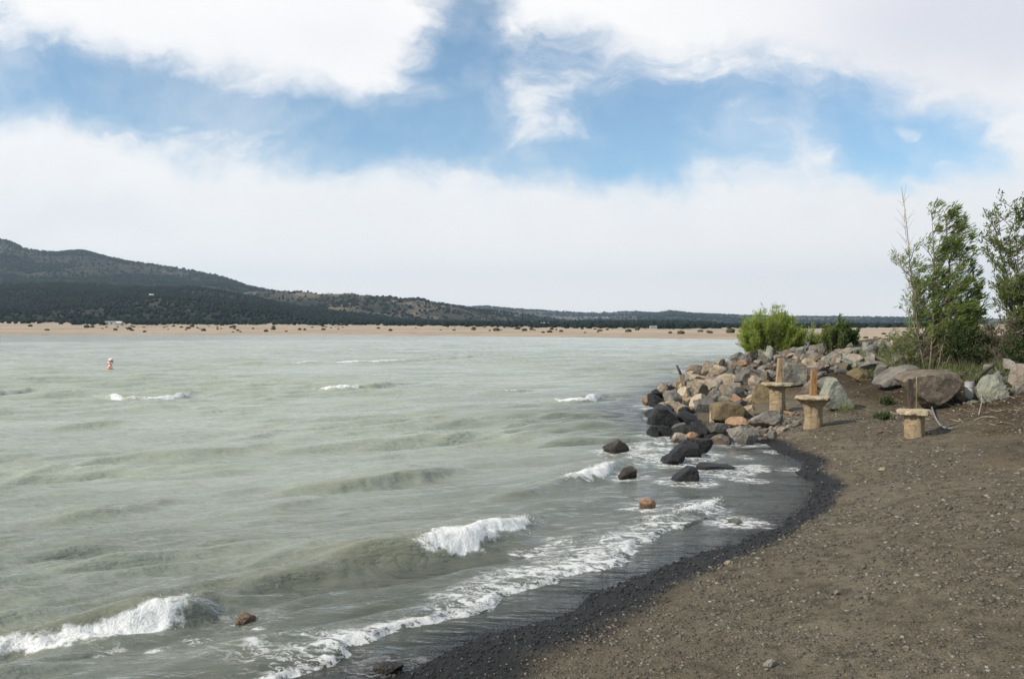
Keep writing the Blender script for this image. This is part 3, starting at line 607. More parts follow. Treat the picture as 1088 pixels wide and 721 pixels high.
# the rest of the riprap: rocks nothing tells apart but their colour and the part of the bank they lie on
def in_poly(px, py, P):
    c = False; n = len(P)
    for i in range(n):
        a, b = P[i], P[(i+1) % n]
        if (a[1] > py) != (b[1] > py) and px < (b[0]-a[0])*(py-a[1])/(b[1]-a[1])+a[0]: c = not c
    return c
ZONES = [
 ('lake end', [(700, 447), (692, 428), (712, 412), (722, 396), (752, 387), (772, 392), (775, 420), (752, 424), (752, 436), (715, 448)], 120, (.2, .66), ['rock_grey', 'rock_tan', 'rock_pink', 'rock_brown', 'rock_wet'],
  {'rock_grey': 'grey riprap rock packed in the lake end of the pile', 'rock_tan': 'tan riprap rock packed in the lake end of the pile', 'rock_pink': 'pinkish riprap rock packed in the lake end of the pile', 'rock_brown': 'dull brown riprap rock packed in the lake end of the pile', 'rock_wet': 'blackish wet filler stone packed in the lake end of the pile'}),
 ('slope', [(752, 398), (775, 387), (800, 386), (868, 384), (880, 400), (850, 410), (838, 400), (812, 408), (800, 428), (780, 440), (765, 434), (756, 424)], 180, (.18, .62), ['rock_grey', 'rock_tan', 'rock_pink', 'rock_bluegrey', 'rock_orange', 'rock_brown'],
  {'rock_grey': 'grey riprap rock on the slope behind the tall post pedestal', 'rock_tan': 'tan riprap rock on the slope behind the tall post pedestal', 'rock_pink': 'pinkish riprap rock on the slope behind the tall post pedestal', 'rock_bluegrey': 'dark blue grey riprap rock on the slope behind the tall post pedestal', 'rock_orange': 'orange riprap rock on the slope behind the tall post pedestal', 'rock_brown': 'dull brown riprap rock on the slope behind the tall post pedestal'}),
 ('top', [(778, 379), (850, 372), (900, 366), (950, 364), (985, 378), (975, 392), (935, 392), (905, 396), (880, 398), (868, 386), (800, 388)], 190, (.2, .6), ['rock_grey', 'rock_grey', 'rock_bluegrey', 'rock_pink', 'rock_brown', 'rock_olive'],
  {'rock_grey': 'grey riprap rock along the weedy top of the bank', 'rock_pink': 'pinkish riprap rock along the weedy top of the bank', 'rock_bluegrey': 'dark blue grey riprap rock along the weedy top of the bank', 'rock_brown': 'dull brown riprap rock along the weedy top of the bank', 'rock_olive': 'olive grey riprap rock along the weedy top of the bank'}),
 ('right', [(985, 392), (1040, 396), (1088, 388), (1088, 412), (1060, 428), (1030, 432), (1010, 436)], 46, (.15, .5), ['rock_grey', 'rock_brown', 'rock_olive'],
  {'rock_grey': 'grey rock on the shaded bank under the right hand tree', 'rock_brown': 'dull brown rock on the shaded bank under the right hand tree', 'rock_olive': 'olive grey rock on the shaded bank under the right hand tree'}),
 ('water', [(690, 450), (735, 455), (760, 468), (755, 480), (735, 474), (700, 470)], 10, (.15, .3), ['rock_wet'], {'rock_wet': 'blackish wet filler stone awash at the foot of the pile'}),
 ('beach', [(770, 452), (800, 446), (800, 440), (830, 436), (852, 440), (850, 452), (830, 462), (805, 470)], 14, (.1, .25), ['rock_tan', 'rock_grey', 'rock_pink'],
  {'rock_grey': 'small grey stone on the dirt around the speckled boulder', 'rock_tan': 'small tan stone on the dirt around the speckled boulder', 'rock_pink': 'small pinkish stone on the dirt around the speckled boulder'}),
]
FILL = []; seed = 1000
for zn, poly, cnt, (s0, s1), mats, labs in ZONES:
    x0, x1 = min(p[0] for p in poly), max(p[0] for p in poly); y0, y1 = min(p[1] for p in poly), max(p[1] for p in poly)
    got = tries = 0
    while got < cnt and tries < 3500:
        tries += 1; px = random.uniform(x0, x1); py = random.uniform(y0, y1)
        if not in_poly(px, py, poly): continue
        p = hit(px, py); s = s0+(s1-s0)*random.random()**1.6*(1-.5*tries/3500)
        if p[1] > 66 or any((p[0]-a)**2+(p[1]-b)**2 < (.42*(s*.5+r))**2 for a, b, r in PLACED): continue
        mt = random.choice(mats)
        if p[2] < .12 and mt != 'rock_wet' and random.random() < .5: mt = 'rock_wet' if 'rock_wet' in labs else mt
        seed += 1; FILL.append((s/p[1], p, s, mt, labs[mt], seed)); PLACED.append((p[0], p[1], s*.5)); got += 1
        if p[2] < .1: ROCKW.append((p[0], p[1], s*.45))
FILL.sort(key=lambda q: -q[0]); RUB = []
for i, (_, p, s, mt, lab, sd_) in enumerate(FILL):
    w = s*random.uniform(.9, 1.5); d = s*random.uniform(.8, 1.2); h = s*random.uniform(.5, 1.1); kw = dict(tilt=random.uniform(-.4, .4), yaw=random.uniform(0, 3), shape=random.choice([None, None, 'slab']), bury=.3, rough=.08)
    if i < 222: rock(lab, (p[0], p[1], p[2]-.02+max(0, random.random()-.45)*s*.7), w, d, h, mt, sd_, group=lab.replace('rock', 'rocks', 1).replace('stone', 'stones', 1), sub=4, **kw)
    else: RUB.append((p, w, d, h, mt, sd_))
# rubble nobody could count: the smaller fill rocks and chips between them, one object
RP = []
for zn, poly, cnt, sz, mats, labs in ZONES:
    x0, x1 = min(p[0] for p in poly), max(p[0] for p in poly); y0, y1 = min(p[1] for p in poly), max(p[1] for p in poly)
    for _ in range(260 if zn != 'water' else 20):
        px = random.uniform(x0, x1); py = random.uniform(y0, y1)
        if not in_poly(px, py, poly): continue
        p = hit(px, py); q = random.uniform(.04, .15)
        if p[1] < 66: RUB.append((p, q*1.3, q, q*.7, random.choice(mats), seed)); seed += 1
RV = []; RF = []; RM = []; nv = 0; mlist = sorted({r[4] for r in RUB})
for p, w, d, h, mt, sd_ in RUB:
    V, Fc = rock_mesh(w, d, h, sd_, 3 if w > .16 else 2, 9, .06); RV.append(V+np.array([p[0], p[1], p[2]+h*.25])); RF.append(Fc+nv); nv += len(V); RM += [mlist.index(mt)]*len(Fc)
og = mesh_np('rubble', np.vstack(RV), np.vstack(RF), None, smooth=False)
for k_ in mlist: og.data.materials.append(M[k_])
og.data.polygons.foreach_set('material_index', np.array(RM, np.int32)); tag(og, 'small stones and chips filling the gaps of the rock bank', kind='stuff')

# ------------------------------------------------------------------ water sheet
thw = np.concatenate([np.linspace(-150, -60, 25)[:-1], np.linspace(-60, -34, 80)[:-1], np.linspace(-34, 22, 820)[:-1], np.linspace(22, 40, 60)])
rw = np.concatenate([np.geomspace(2., 6.2, 40)[:-1], np.geomspace(6.2, 20, 520)[:-1], np.geomspace(20, 60, 380)[:-1], np.geomspace(60, 250, 420)[:-1], np.geomspace(250, 900, 80)])
RW, TW2 = np.meshgrid(rw, np.radians(thw), indexing='ij'); wx = RW*np.sin(TW2); wy = RW*np.cos(TW2)
sp = np.maximum(np.gradient(RW, axis=0), np.gradient(TW2, axis=1)*RW)
gw = ground_z(wx, wy, detail=False)
wz, wfoam, wlace, wcrest, wdep, wcalm = water_fields(wx, wy, sp, gw)
wfc = grid_faces(len(rw), len(thw)); keep = (gw.ravel()[wfc].min(1) < .35)
wfc = wfc[keep]; used = np.unique(wfc); remap = np.full(wx.size, -1); remap[used] = np.arange(len(used))
water = mesh_np('water', np.stack([wx, wy, wz], -1).reshape(-1, 3)[used], remap[wfc], M['water'],
        attrs={k: a.ravel()[used] for k, a in dict(foam=wfoam, lace=wlace, crest=wcrest, depth=wdep, calm=wcalm).items()})
tag(water, kind='structure')
# froth thrown up along the breaking crests
_V0, _F0 = ico(1)
def blobs(name, P, S, mat, tone=None, squash=(1, 1, 1), jitter=.35, base=None):
    V0, F0 = base if base is not None else ico(1); n = len(P); k = len(V0)
    sc = S[:, None, None]*np.array(squash)[None, None, :] if np.ndim(squash) == 1 else S[:, None, None]*squash[:, None, :]
    V = V0[None]*(1+RNG.uniform(-jitter, jitter, (n, k, 1)))*sc
    a = RNG.uniform(0, 6.28, n); c, s = np.cos(a)[:, None], np.sin(a)[:, None]
    V = np.stack([V[..., 0]*c-V[..., 1]*s, V[..., 0]*s+V[..., 1]*c, V[..., 2]], -1)+P[:, None, :]
    Fc = (F0[None]+(np.arange(n)*k)[:, None, None]).reshape(-1, 3)
    return mesh_np(name, V.reshape(-1, 3), Fc, mat, attrs={'tone': np.repeat(tone, k)} if tone is not None else None)
fp = []
for b in BS:
    for i in range(len(b)-1):
        a, c = b[i], b[i+1]; L = math.hypot(*(c[:2]-a[:2])); D = a[1]
        if D > 24: continue
        n = int(900*L*min(1., 8./D)) if max(a[3], c[3]) > .6 else 0
        for _ in range(n):
            t = random.random(); q = a+(c-a)*t; f = q[3]
            if f < .6 or random.random() > f: continue
            nrm = np.array([c[1]-a[1], -(c[0]-a[0])])/max(L, 1e-6); wf = .55*q[2]+.13
            cl = vnoise(np.array([q[0]*3.1]), np.array([q[1]*3.1]), 7)[0]
            u = random.triangular(-.14, wf*(.35+.9*max(0, f-.55)/.45), .02)+.06*(cl-.5); fp.append((*(q[:2]+nrm*u), random.random()**3*.10*cl*(1 if u < .12 else .25), max(D, 7)))
fp = np.array(fp)
fz = water_fields(fp[:, 0], fp[:, 1], np.full(len(fp), .04))[0]
fs = (.0015+.0045*RNG.random(len(fp))**3)*np.clip(fp[:, 3]/10, .8, 1.7)
tag(blobs('foam', np.stack([fp[:, 0], fp[:, 1], fz+fp[:, 2]-.004], -1), fs, M['foam']), 'white froth thrown up along the breaking wave crests', None, kind='stuff')

# ------------------------------------------------------------------ pebbles on the beach
def scatter(n, f, dmax, dmin=4.2, pw=1.0):
    th_ = np.radians(RNG.uniform(-16, 35, n)); r = dmin*(dmax/dmin)**(RNG.random(n)**pw); x = r*np.sin(th_); y = r*np.cos(th_)
    z = ground_z(x, y); k = f(x, y, z); return x[k], y[k], z[k]
def dryf(x, y, z):
    c = fbm(x*1.3, y*1.3, 3, 55)+.16*sum(np.exp(-((z+.05*(fbm(x*.9, y*.9, 2, 56)-.5)-b)/.012)**2) for b in (.17, .26, .36, .47)); return (z > .075+.02*RNG.random(len(x))) & (RNG.random(len(x)) < .25+1.3*sstep(.42, .62, c)) & (z < 1.4)
x, y, z = scatter(110000, dryf, 27)
s = (.0035+.016*RNG.random(len(x))**4)*np.clip(np.hypot(x, y)/7, .8, 2.)
tag(blobs('beach_gravel', np.stack([x, y, z+s*.15], -1), s, M['pebble'], RNG.random(len(x)), (1.25, .95, .55), .3), 'loose dry gravel scattered over the brown beach', None, kind='stuff')
x, y, z = scatter(110000, lambda x, y, z: (z < .105+.05*(fbm(x*5, y*5, 3, 3)-.5)+.02*(RNG.random(len(x))-.5)) & (z > -.07) & (shore_dist(x, y) > -2), 22, 6.5)
s = (.0025+.015*RNG.random(len(x))**5)*np.clip(np.hypot(x, y)/9, .8, 1.5)
tag(blobs('wet_gravel', np.stack([x, y, z+s*.25], -1), s, M['wet_pebble'], RNG.random(len(x)), (1.2, .95, .65), .3), 'black wet gravel along the water line', None, kind='stuff')
def beach_stone(px, py, s, mat, lab):
    p = hit(px, py); rock(lab, tuple(p), s*1.5, s, s*.7, mat, int(px*7), name='stone', cat='stone', sub=4)
beach_stone(890, 631, .06, 'rock_pink', 'small pale stone lying alone in the middle of the gravel beach')
beach_stone(962, 693, .045, 'rock_pink', 'small pale stone lying alone near the bottom of the gravel beach')
beach_stone(818, 709, .085, 'rock_grey', 'grey flat stone on the gravel at the bottom of the beach')
beach_stone(774, 600, .07, 'rock_tan', 'small tan pebble at the rim of the dark wet gravel')
beach_stone(938, 500, .1, 'rock_tan', 'small tan stone on the upper beach below the flat topped pedestal')

# ------------------------------------------------------------------ pedestals with posts (hourglass stone stubs with a wide cap)
def lathe(name, prof, mat, parent, seg=40, wob=.02, seed=1, squash=1., lean=(0, 0)):
    n = len(prof); a = np.arange(seg)*2*math.pi/seg; V = []
    for i, (r, z) in enumerate(prof):
        rr_ = r*(1+wob*np.array([mnoise.noise(Vector((math.cos(q)*1.7+seed*9, math.sin(q)*1.7, z*4))) for q in a])*2+wob*np.array([mnoise.noise(Vector((math.cos(q)*6+seed, math.sin(q)*6, z*11))) for q in a])*1.3)
        V.append(np.stack([rr_*np.cos(a)+lean[0]*z, rr_*np.sin(a)*squash+lean[1]*z, np.full(seg, z)], -1))
    V = np.concatenate(V); F_ = []
    for i in range(n-1):
        for j in range(seg): F_.append((i*seg+j, i*seg+(j+1) % seg, (i+1)*seg+(j+1) % seg, (i+1)*seg+j))
    me = bpy.data.meshes.new(name); me.from_pydata(V.tolist(), [], F_+[tuple(range(seg))[::-1], tuple(range((n-1)*seg, n*seg))])
    me.polygons.foreach_set('use_smooth', [True]*len(me.polygons)); me.materials.append(mat); me.set_sharp_from_angle(angle=R(40))
    o = bpy.data.objects.new(name, me); COL.objects.link(o); o.parent = parent; return o
def box_post(name, p0, p1, w, d, mat, parent, seed=0, seg=8):
    bm = bmesh.new(); p0 = Vector(p0); p1 = Vector(p1); rg = random.Random(seed); rings = []
    for i in range(seg+1):
        c = p0.lerp(p1, i/seg); q = [bm.verts.new(c+Vector((sx*w/2*(1+rg.uniform(-.1, .1)), sy*d/2*(1+rg.uniform(-.1, .1)), (rg.uniform(-.03, .05) if i == seg else 0)))) for sx, sy in ((-1, -1), (1, -1), (1, 1), (-1, 1))]; rings.append(q)
    for a, b in zip(rings, rings[1:]):
        for j in range(4): bm.faces.new((a[j], a[(j+1) % 4], b[(j+1) % 4], b[j]))
    bm.faces.new(rings[0][::-1]); bm.faces.new(rings[-1])
    me = bpy.data.meshes.new(name); bm.to_mesh(me); bm.free(); me.materials.append(mat)
    o = bpy.data.objects.new(name, me); COL.objects.link(o); o.parent = parent; return o
def pedestal(px, ybot, ytop, wcap, wcol, flare, post, label, seed, capth=.09):
    p = hit(px, ybot); D = p[1]; s = D/F; h = (ybot-ytop)*s; rc = wcap*s/2; rk = wcol*s/2
    loc = (p[0]*(1+rk/D), D+rk, p[2]-.03); e = tag(empty('stone_pedestal', loc), label, 'pedestal', 'stone pedestals on the bank')
    zt = h+.03+.012; zc = zt-capth
    lathe('column', [(rk*1.04, -.12), (rk*1.02, 0), (rk, .1*zc), (rk*.97, .4*zc), (rk*1.0, zc-flare)]+([(rk*1.12, zc-flare*.75), (rk*1.4, zc-flare*.35), (rc*.86, zc-.002)] if flare > .02 else [(rk*1.02, zc-.002)]), M['spool'], e, seed=seed, wob=.10)
    lathe('cap', [(rc*.9, zc), (rc*.985, zc+.015), (rc, zc+capth*.4), (rc*.985, zt-.02), (rc*.94, zt), (rc*.3, zt+.004)], M['spooltop'], e, seed=seed+5, wob=.13)
    if post:
        for j, (dx, dy, w, hh, tilt, mt, nm) in enumerate(post):
            box_post(nm, (dx*s, dy, zt-.01), (dx*s+tilt*s, dy, zt+hh*s), w*s, w*s*.9, M[mt], e, seed+j)
    return e, loc, zt
pedestal(972, 466, 436.5, 33, 20, .0, [(0, .22, 5, 31, -1, 'darkwood', 'post'), (5.5, .2, .9, 33, .3, 'wood', 'rod')], 'squat stone pedestal with wide flat cap, dark post and thin pale rod behind it', 3, .12)
pedestal(864, 456, 422, 39, 19, .22, [(1, .1, 6.2, 27, 1, 'rust', 'post')], 'middle stone pedestal flaring under its wide cap, with a short rusty post on top', 8)
pedestal(826, 440, 407.5, 31, 17, .10, [(3, .1, 6.5, 25, 2, 'wood', 'post')], 'stone pedestal with the tallest tan post, standing farthest left against the rock pile', 13)
# thin guy cable at the left pedestal, leaning rod post at the lake tip
def tube_thing(name, pxs, rad, mat, label, cat, lift=0, D=None, group=None, k=6):
    pts = []
    for px, py, *z in pxs:
        if D: pts.append(at_depth(px, py, D+(z[0] if z else 0)))
        else:
            p = hit(px, py); pts.append(p+np.array([0, 0, lift+(z[0] if z else 0)]))
    pts = np.array(pts)
    if len(pts) > 2:                            # smooth the run of the tube
        t = np.linspace(0, len(pts)-1, (len(pts)-1)*5+1); i = np.clip(t.astype(int), 0, len(pts)-2); f = (t-i)[:, None]
        P = np.vstack([2*pts[0]-pts[1], pts, 2*pts[-1]-pts[-2]]); a, b, c, d = P[i], P[i+1], P[i+2], P[i+3]
        pts = .5*(2*b+(c-a)*f+(2*a-5*b+4*c-d)*f**2+(3*b-a-3*c+d)*f**3)
    T = Tubes(); T.add(pts, rad if np.isscalar(rad) else np.interp(np.linspace(0, 1, len(pts)), np.linspace(0, 1, len(rad)), rad), k)
    o0 = pts[0]; o = T.build(name, M[mat], off=o0); o.location = o0; return tag(o, label, cat, group)
D1 = hit(832, 441)[1]
tube_thing('guy_cable', [(831.5, 441), (831.2, 412), (830.5, 388)], .008, 'iron', 'thin taut cable running down beside the pedestal with the tallest post', 'cable', D=D1)
Dt = hit(724, 415)[1]; bp = at_depth(724.5, 415, Dt)
e = tag(empty('mooring_post', tuple(bp)), 'short tan post with dark rod slanting from its top, at the lake tip', 'post')
s = Dt/F
box_post('post', (0, 0, -.3), (0, 0, 17*s), 5.2*s, 5*s, M['wood'], e, 61); box_post('crosspiece', (-3.2*s, -.02, 8*s), (3.2*s, -.02, 9*s), 2.*s, 2*s, M['darkwood'], e, 62)
T = Tubes(); T.add([(1.5*s, -.03, 10*s), (-2.5*s, -.02, 20.5*s), (-5.5*s, 0, 27*s)], [1.5*s, 1.4*s, 1.2*s], 8); T.build('rod', M['iron'], e)
p = hit(719, 416); e2 = tag(empty('timber_stub', tuple(p)), 'broken tan timber stub below the post with the slanting rod', 'timber')
box_post('stub', (0, 0, -.2), (.05, 0, 10*p[1]/F), 5*p[1]/F, .2, M['wood'], e2, 65); box_post('broken_board', (-.25, -.03, 4*p[1]/F), (.22, -.03, 6*p[1]/F), .12, .1, M['rust'], e2, 66)
tube_thing('driftwood', [(827, 438.5), (836, 439.5), (844, 441)], [.03, .055, .02], 'rust', 'pinkish driftwood plank on the dirt between two pedestals', 'driftwood', .04)
tube_thing('hose', [(988, 432, .22), (990, 437, .12), (994, 445, .03), (1000, 453, .02), (1007, 456, .02), (1013, 455.5, .02)], .024, 'cable', 'grey hose curving down the dirt from beside the flat topped pedestal', 'hose')
tube_thing('pale_bottle', [(988.3, 433.5, .02), (988.5, 429.5, .0)], [.07, .06], 'pipe', 'small whitish can at the top of the grey hose', 'can', .06)
p = hit(1030, 423); s = p[1]/F
e = tag(empty('pipe_stub', tuple(p)), 'short pale upright pipe stub with a grey open top, right of the largest slab', 'pipe')
lathe('pipe', [(4*s, -.1), (4*s, 11*s)], M['pipe'], e, 20, .01); lathe('collar', [(4.6*s, 11*s+.002), (4.7*s, 17*s), (3.6*s, 17*s), (3.5*s, 13*s)], M['pipecap'], e, 20, .01)
tube_thing('log', [(1033, 413, .1), (1045, 404.5, .17), (1058, 396, .2)], [.06, .055, .035], 'darkwood', 'dark thin log leaning up the bank behind the pipe stub', 'log', .08)
STICK = [((1040, 441), (1043, 432), (1042, 426)), ((1018, 440), (1032, 438), (1048, 441)), ((1050, 436), (1062, 438), (1072, 436)), ((1010, 446), (1020, 449), (1030, 446)), ((945, 438), (952, 441), (958, 440)),
         ((1035, 447), (1046, 444), (1060, 446)), ((893, 434), (902, 428), (912, 424)), ((884, 422), (896, 434), (905, 441)), ((930, 462), (940, 459), (950, 463)), ((1056, 452), (1066, 450), (1078, 453))]
SL = ['pale forked twig standing up from the debris under the pipe stub', 'grey stick lying level under the pipe stub', 'grey stick lying below the grey green boulder', 'pale stick lying right of the hose end', 'pale stick poking out left of the flat topped pedestal cap',
      'brown stick lying below the level grey stick', 'bent root on the dirt right of the big pointed boulder', 'pale curved branch hugging the front of the big pointed boulder', 'pale twig on the beach left of the flat topped pedestal', 'brown stick nearest the right edge of the beach']
for (pts, lb) in zip(STICK, SL):
    up = .22 if lb.startswith('pale forked') else .03
    tube_thing('stick', [(x_, y_, up*i*.6) for i, (x_, y_) in enumerate(pts)], [.016, .013, .006], random.choice(['wood', 'palebark', 'bark']), lb, 'stick', .012)

# ------------------------------------------------------------------ foliage
class Leaves:
    def __init__(s): s.P = []; s.D = []; s.L = []; s.W = []; s.T = []
    def add(s, p, d, l, w, t): s.P.append(p); s.D.append(d); s.L.append(l); s.W.append(w); s.T.append(t)
    def build(s, name, mat, parent, off):
        P = np.array(s.P)-np.array(off); D = np.array(s.D); D /= np.linalg.norm(D, axis=1)[:, None]; n = len(P); L = np.array(s.L)[:, None]; W = np.array(s.W)[:, None]
        r = RNG.normal(size=(n, 3)); b = np.cross(D, r); b /= np.linalg.norm(b, axis=1)[:, None]+1e-9; c = np.cross(D, b)
        V = np.stack([P, P+D*L*.45+b*W*.5+c*W*.15, P+D*L, P+D*L*.45-b*W*.5+c*W*.15], 1).reshape(-1, 3)
        return mesh_np(name, V, np.arange(4*n).reshape(n, 4), M[mat] if isinstance(mat, str) else mat, parent, smooth=False, attrs={'tone': np.repeat(np.clip(np.array(s.T), 0, 1), 4)})
def curve(p0, p1, bend, n=9):
    p0 = np.array(p0, float); p1 = np.array(p1, float); t = np.linspace(0, 1, n)[:, None]
    return p0+(p1-p0)*t+np.array(bend)*np.sin(t*math.pi)+np.cumsum(RNG.normal(0, .012, (n, 3)), 0)*np.linalg.norm(p1-p0)*.4*t*(1-t)*4
WIND = np.array([.80, -.05, .42])
def branchy(name, base, stems, label, cat, leafmat, bark, nb=22, blen=.9, ln=.11, lw=.026, per=20, wind=1., group=None, r0=.05, tone=.45, twigs=3, droop=0., spread=1., bare=None, leafw=.3):
    """stems: list of (base xyz, top xyz, leaf from, leaf to, density)"""
    e = tag(empty(name, tuple(base)), label, cat, group); Lf = Leaves()
    for (b0, t0, f0, f1, dens) in stems:
        T = Tubes(); b0 = np.array(b0, float); t0 = np.array(t0, float); hgt = np.linalg.norm(t0-b0)
        st = curve(b0, t0, (RNG.normal(0, .04)*hgt, RNG.normal(0, .03)*hgt, 0), 11); T.add(st-np.array(base), np.linspace(r0*hgt/4, .006, 11), 6)
        for i in range(int(nb*dens)):
            f = random.uniform(max(.08, f0-.1), min(.98, f1)); j = f*10; a = int(j); q = st[a]+(st[min(a+1, 10)]-st[a])*(j-a)
            az = random.uniform(0, 6.28); L = blen*(1.05-.65*f)*random.uniform(.55, 1.15)*hgt/4.
            d = np.array([math.cos(az)*spread, math.sin(az)*spread, random.uniform(.35, .95)-droop])+WIND*wind*.7; d /= np.linalg.norm(d)
            br = curve(q, q+d*L, WIND*wind*.12*L+np.array([0, 0, -.05*L]), 6); T.add(br-np.array(base), np.linspace(.013*hgt/4, .004, 6), 4, cap=False)
            bt = random.uniform(-.18, .18)
            for k in range(twigs+1):
                g = random.uniform(.25, 1.) if k else 1.; w = br[min(int(g*5), 4)]+(br[5]-br[4])*random.random()*.5
                td = d+RNG.normal(0, .5, 3)+WIND*wind*.8; td /= np.linalg.norm(td); tl = L*random.uniform(.2, .5); tw = curve(w, w+td*tl, WIND*wind*.1*tl, 4)
                T.add(tw-np.array(base), np.linspace(.005, .0025, 4), 3, cap=False)
                nl = int(per*dens*(.35 if bare and random.random() < bare else 1)*random.uniform(.5, 1.4)*min(1, .5+tl))
                for m_ in range(nl):
                    x_ = random.random(); a = min(int(x_*3), 2); lp = tw[a]+(tw[a+1]-tw[a])*(x_*3-a)+RNG.normal(0, .05, 3)
                    ld = td*.6+WIND*wind*.7+RNG.normal(0, .42, 3)
                    Lf.add(lp, ld, ln*random.uniform(.6, 1.3), lw*random.uniform(.7, 1.3), tone+bt+random.gauss(0, .16))
        T.build('stem', M[bark], e)
    Lf.build('foliage', M[leafmat], e, base); return e
def pxs(px, py, D): return at_depth(px, py, D)
tb = hit(990, 398); Dw = tb[1]+.5; print('tree depth', Dw)
def bb(px, D): q = at_depth(px, 395, D); return (q[0], D, gz(q[0], D)-.08)
# bare topped sapling on the left
b0 = bb(978, Dw+.6); t0 = pxs(958, 200, Dw+.6); t1 = pxs(947, 258, Dw+.4)
ev = branchy('sapling', b0, [(b0, t0, .25, .62, .9), (np.array(b0)+[.08, 0, 0], t1, .35, .95, .7)], 'tall thin sapling with a bare leafless top, leftmost of the trees on the bank', 'tree', 'leaf', 'palebark', nb=36, blen=.7, per=16, wind=.45, r0=.02, tone=.55, ln=.17, lw=.032)
T = Tubes(); st0 = np.array(b0); 
for i in range(26):                              # leafless twigs of the dead top
    f = random.uniform(.6, .97); q = st0+(t0-st0)*f; d = np.array([random.uniform(-1, 1), random.uniform(-.6, .6), random.uniform(.6, 1.3)]); d /= np.linalg.norm(d); L = random.uniform(.3, .8)
    T.add(curve(q, q+d*L, (0, 0, .04), 5)-np.array(b0), np.linspace(.008, .003, 5), 3, cap=False)
T.build('bare_twigs', M['palebark'], ev)
# the wind swept willow
b1 = bb(990, Dw)
W_ = lambda dx, dy=0: (b1[0]+dx, b1[1]+dy, b1[2])
branchy('willow', b1, [(W_(-.08), pxs(990, 226, Dw), .18, .98, 1.15), (W_(.05, .1), pxs(1004, 226, Dw+.2), .3, .98, 1.05), (W_(.12, -.1), pxs(1020, 272, Dw-.2), .15, .96, .9), (W_(.2, .1), pxs(1036, 285, Dw+.3), .2, .96, .95), (W_(-.15, .15), pxs(966, 272, Dw+.2), .2, .9, .65), (W_(.1, .2), pxs(1008, 310, Dw+.4), .1, .9, .7), (W_(.3, .1), pxs(1044, 302, Dw+.1), .2, .97, .8), (W_(.25, -.2), pxs(1030, 325, Dw-.3), .15, .95, .8)],
        'wind swept multi-stemmed willow behind the largest slab, its leaves streaming to the right', 'tree', 'leaf', 'bark', nb=42, blen=1.0, per=17, wind=1.25, r0=.026, ln=.20, lw=.034, tone=.42)
T = Tubes()
# large tree at the right edge
Dr = Dw-1.0; b2 = bb(1092, Dr)
X_ = lambda dx, dy=0: (b2[0]+dx, b2[1]+dy, b2[2])
branchy('tree', b2, [(X_(0), pxs(1078, 218, Dr), .2, .98, 1.1), (X_(.3), pxs(1108, 206, Dr+.3), .2, .98, 1.1), (X_(-.2, .2), pxs(1056, 236, Dr+.4), .35, .98, .85), (X_(.7, .3), pxs(1140, 215, Dr), .2, .95, 1.), (X_(-.25, -.2), pxs(1062, 290, Dr-.3), .15, .9, .8)],
        'tallest leafy tree, cut by the right edge of the picture', 'tree', 'leaf_mid', 'bark', nb=54, blen=1.2, per=17, wind=.5, r0=.026, ln=.16, lw=.045, tone=.45)
# shrubs under the trees
def shrub(name, px, D, px0, px1, ytop, label, leafmat, bark, n=7, nb=13, per=16, blen=1.3, ln=.1, lw=.035, tone=.4, wind=.4, group=None, bare=None):
    b = bb(px, D); st = []
    for i in range(n):
        f = (i+.5)/n; tx = px0+(px1-px0)*f; ty = ytop+abs(f-.5)**1.5*50+random.uniform(-4, 10); dd = D+random.uniform(-.6, .6)
        st.append(((b[0]+(f-.5)*.5, D+random.uniform(-.3, .3), b[2]), pxs(tx, ty, dd), .05, .98, 1.))
    return branchy(name, b, st, label, 'shrub', leafmat, bark, nb=nb, blen=blen, per=per, wind=wind, r0=.03, ln=ln, lw=lw, tone=tone, twigs=2, group=group, bare=bare)
shrub('shrub', 1025, Dw-.6, 1000, 1056, 338, 'dense dark green shrub in the gap between the willow and the right edge tree', 'leaf_dark', 'bark', n=9, nb=18, per=22, blen=1.9)
shrub('shrub', 1070, Dr-.4, 1044, 1100, 335, 'dull brown and olive half bare shrub at the foot of the right edge tree', 'dry', 'bark', n=8, nb=16, per=14, blen=1.7, bare=.5)
shrub('shrub', 1088, Dr-1.2, 1062, 1115, 352, 'low dark shrub at the right edge, above the orange tan boulder', 'leaf_dark', 'bark', n=8, nb=14, per=18, blen=2.)
shrub('shrub', 968, Dw+.8, 946, 992, 349, 'low green shrub at the foot of the bare topped sapling', 'leaf_mid', 'bark', n=7, nb=12, per=14, blen=1.7, tone=.5)
shrub('shrub', 950, Dw+6, 936, 968, 352, 'small yellow green shrub on the bank top left of the sapling', 'leaf_mid', 'bark', n=5, nb=8, per=9, blen=1.6, tone=.62)
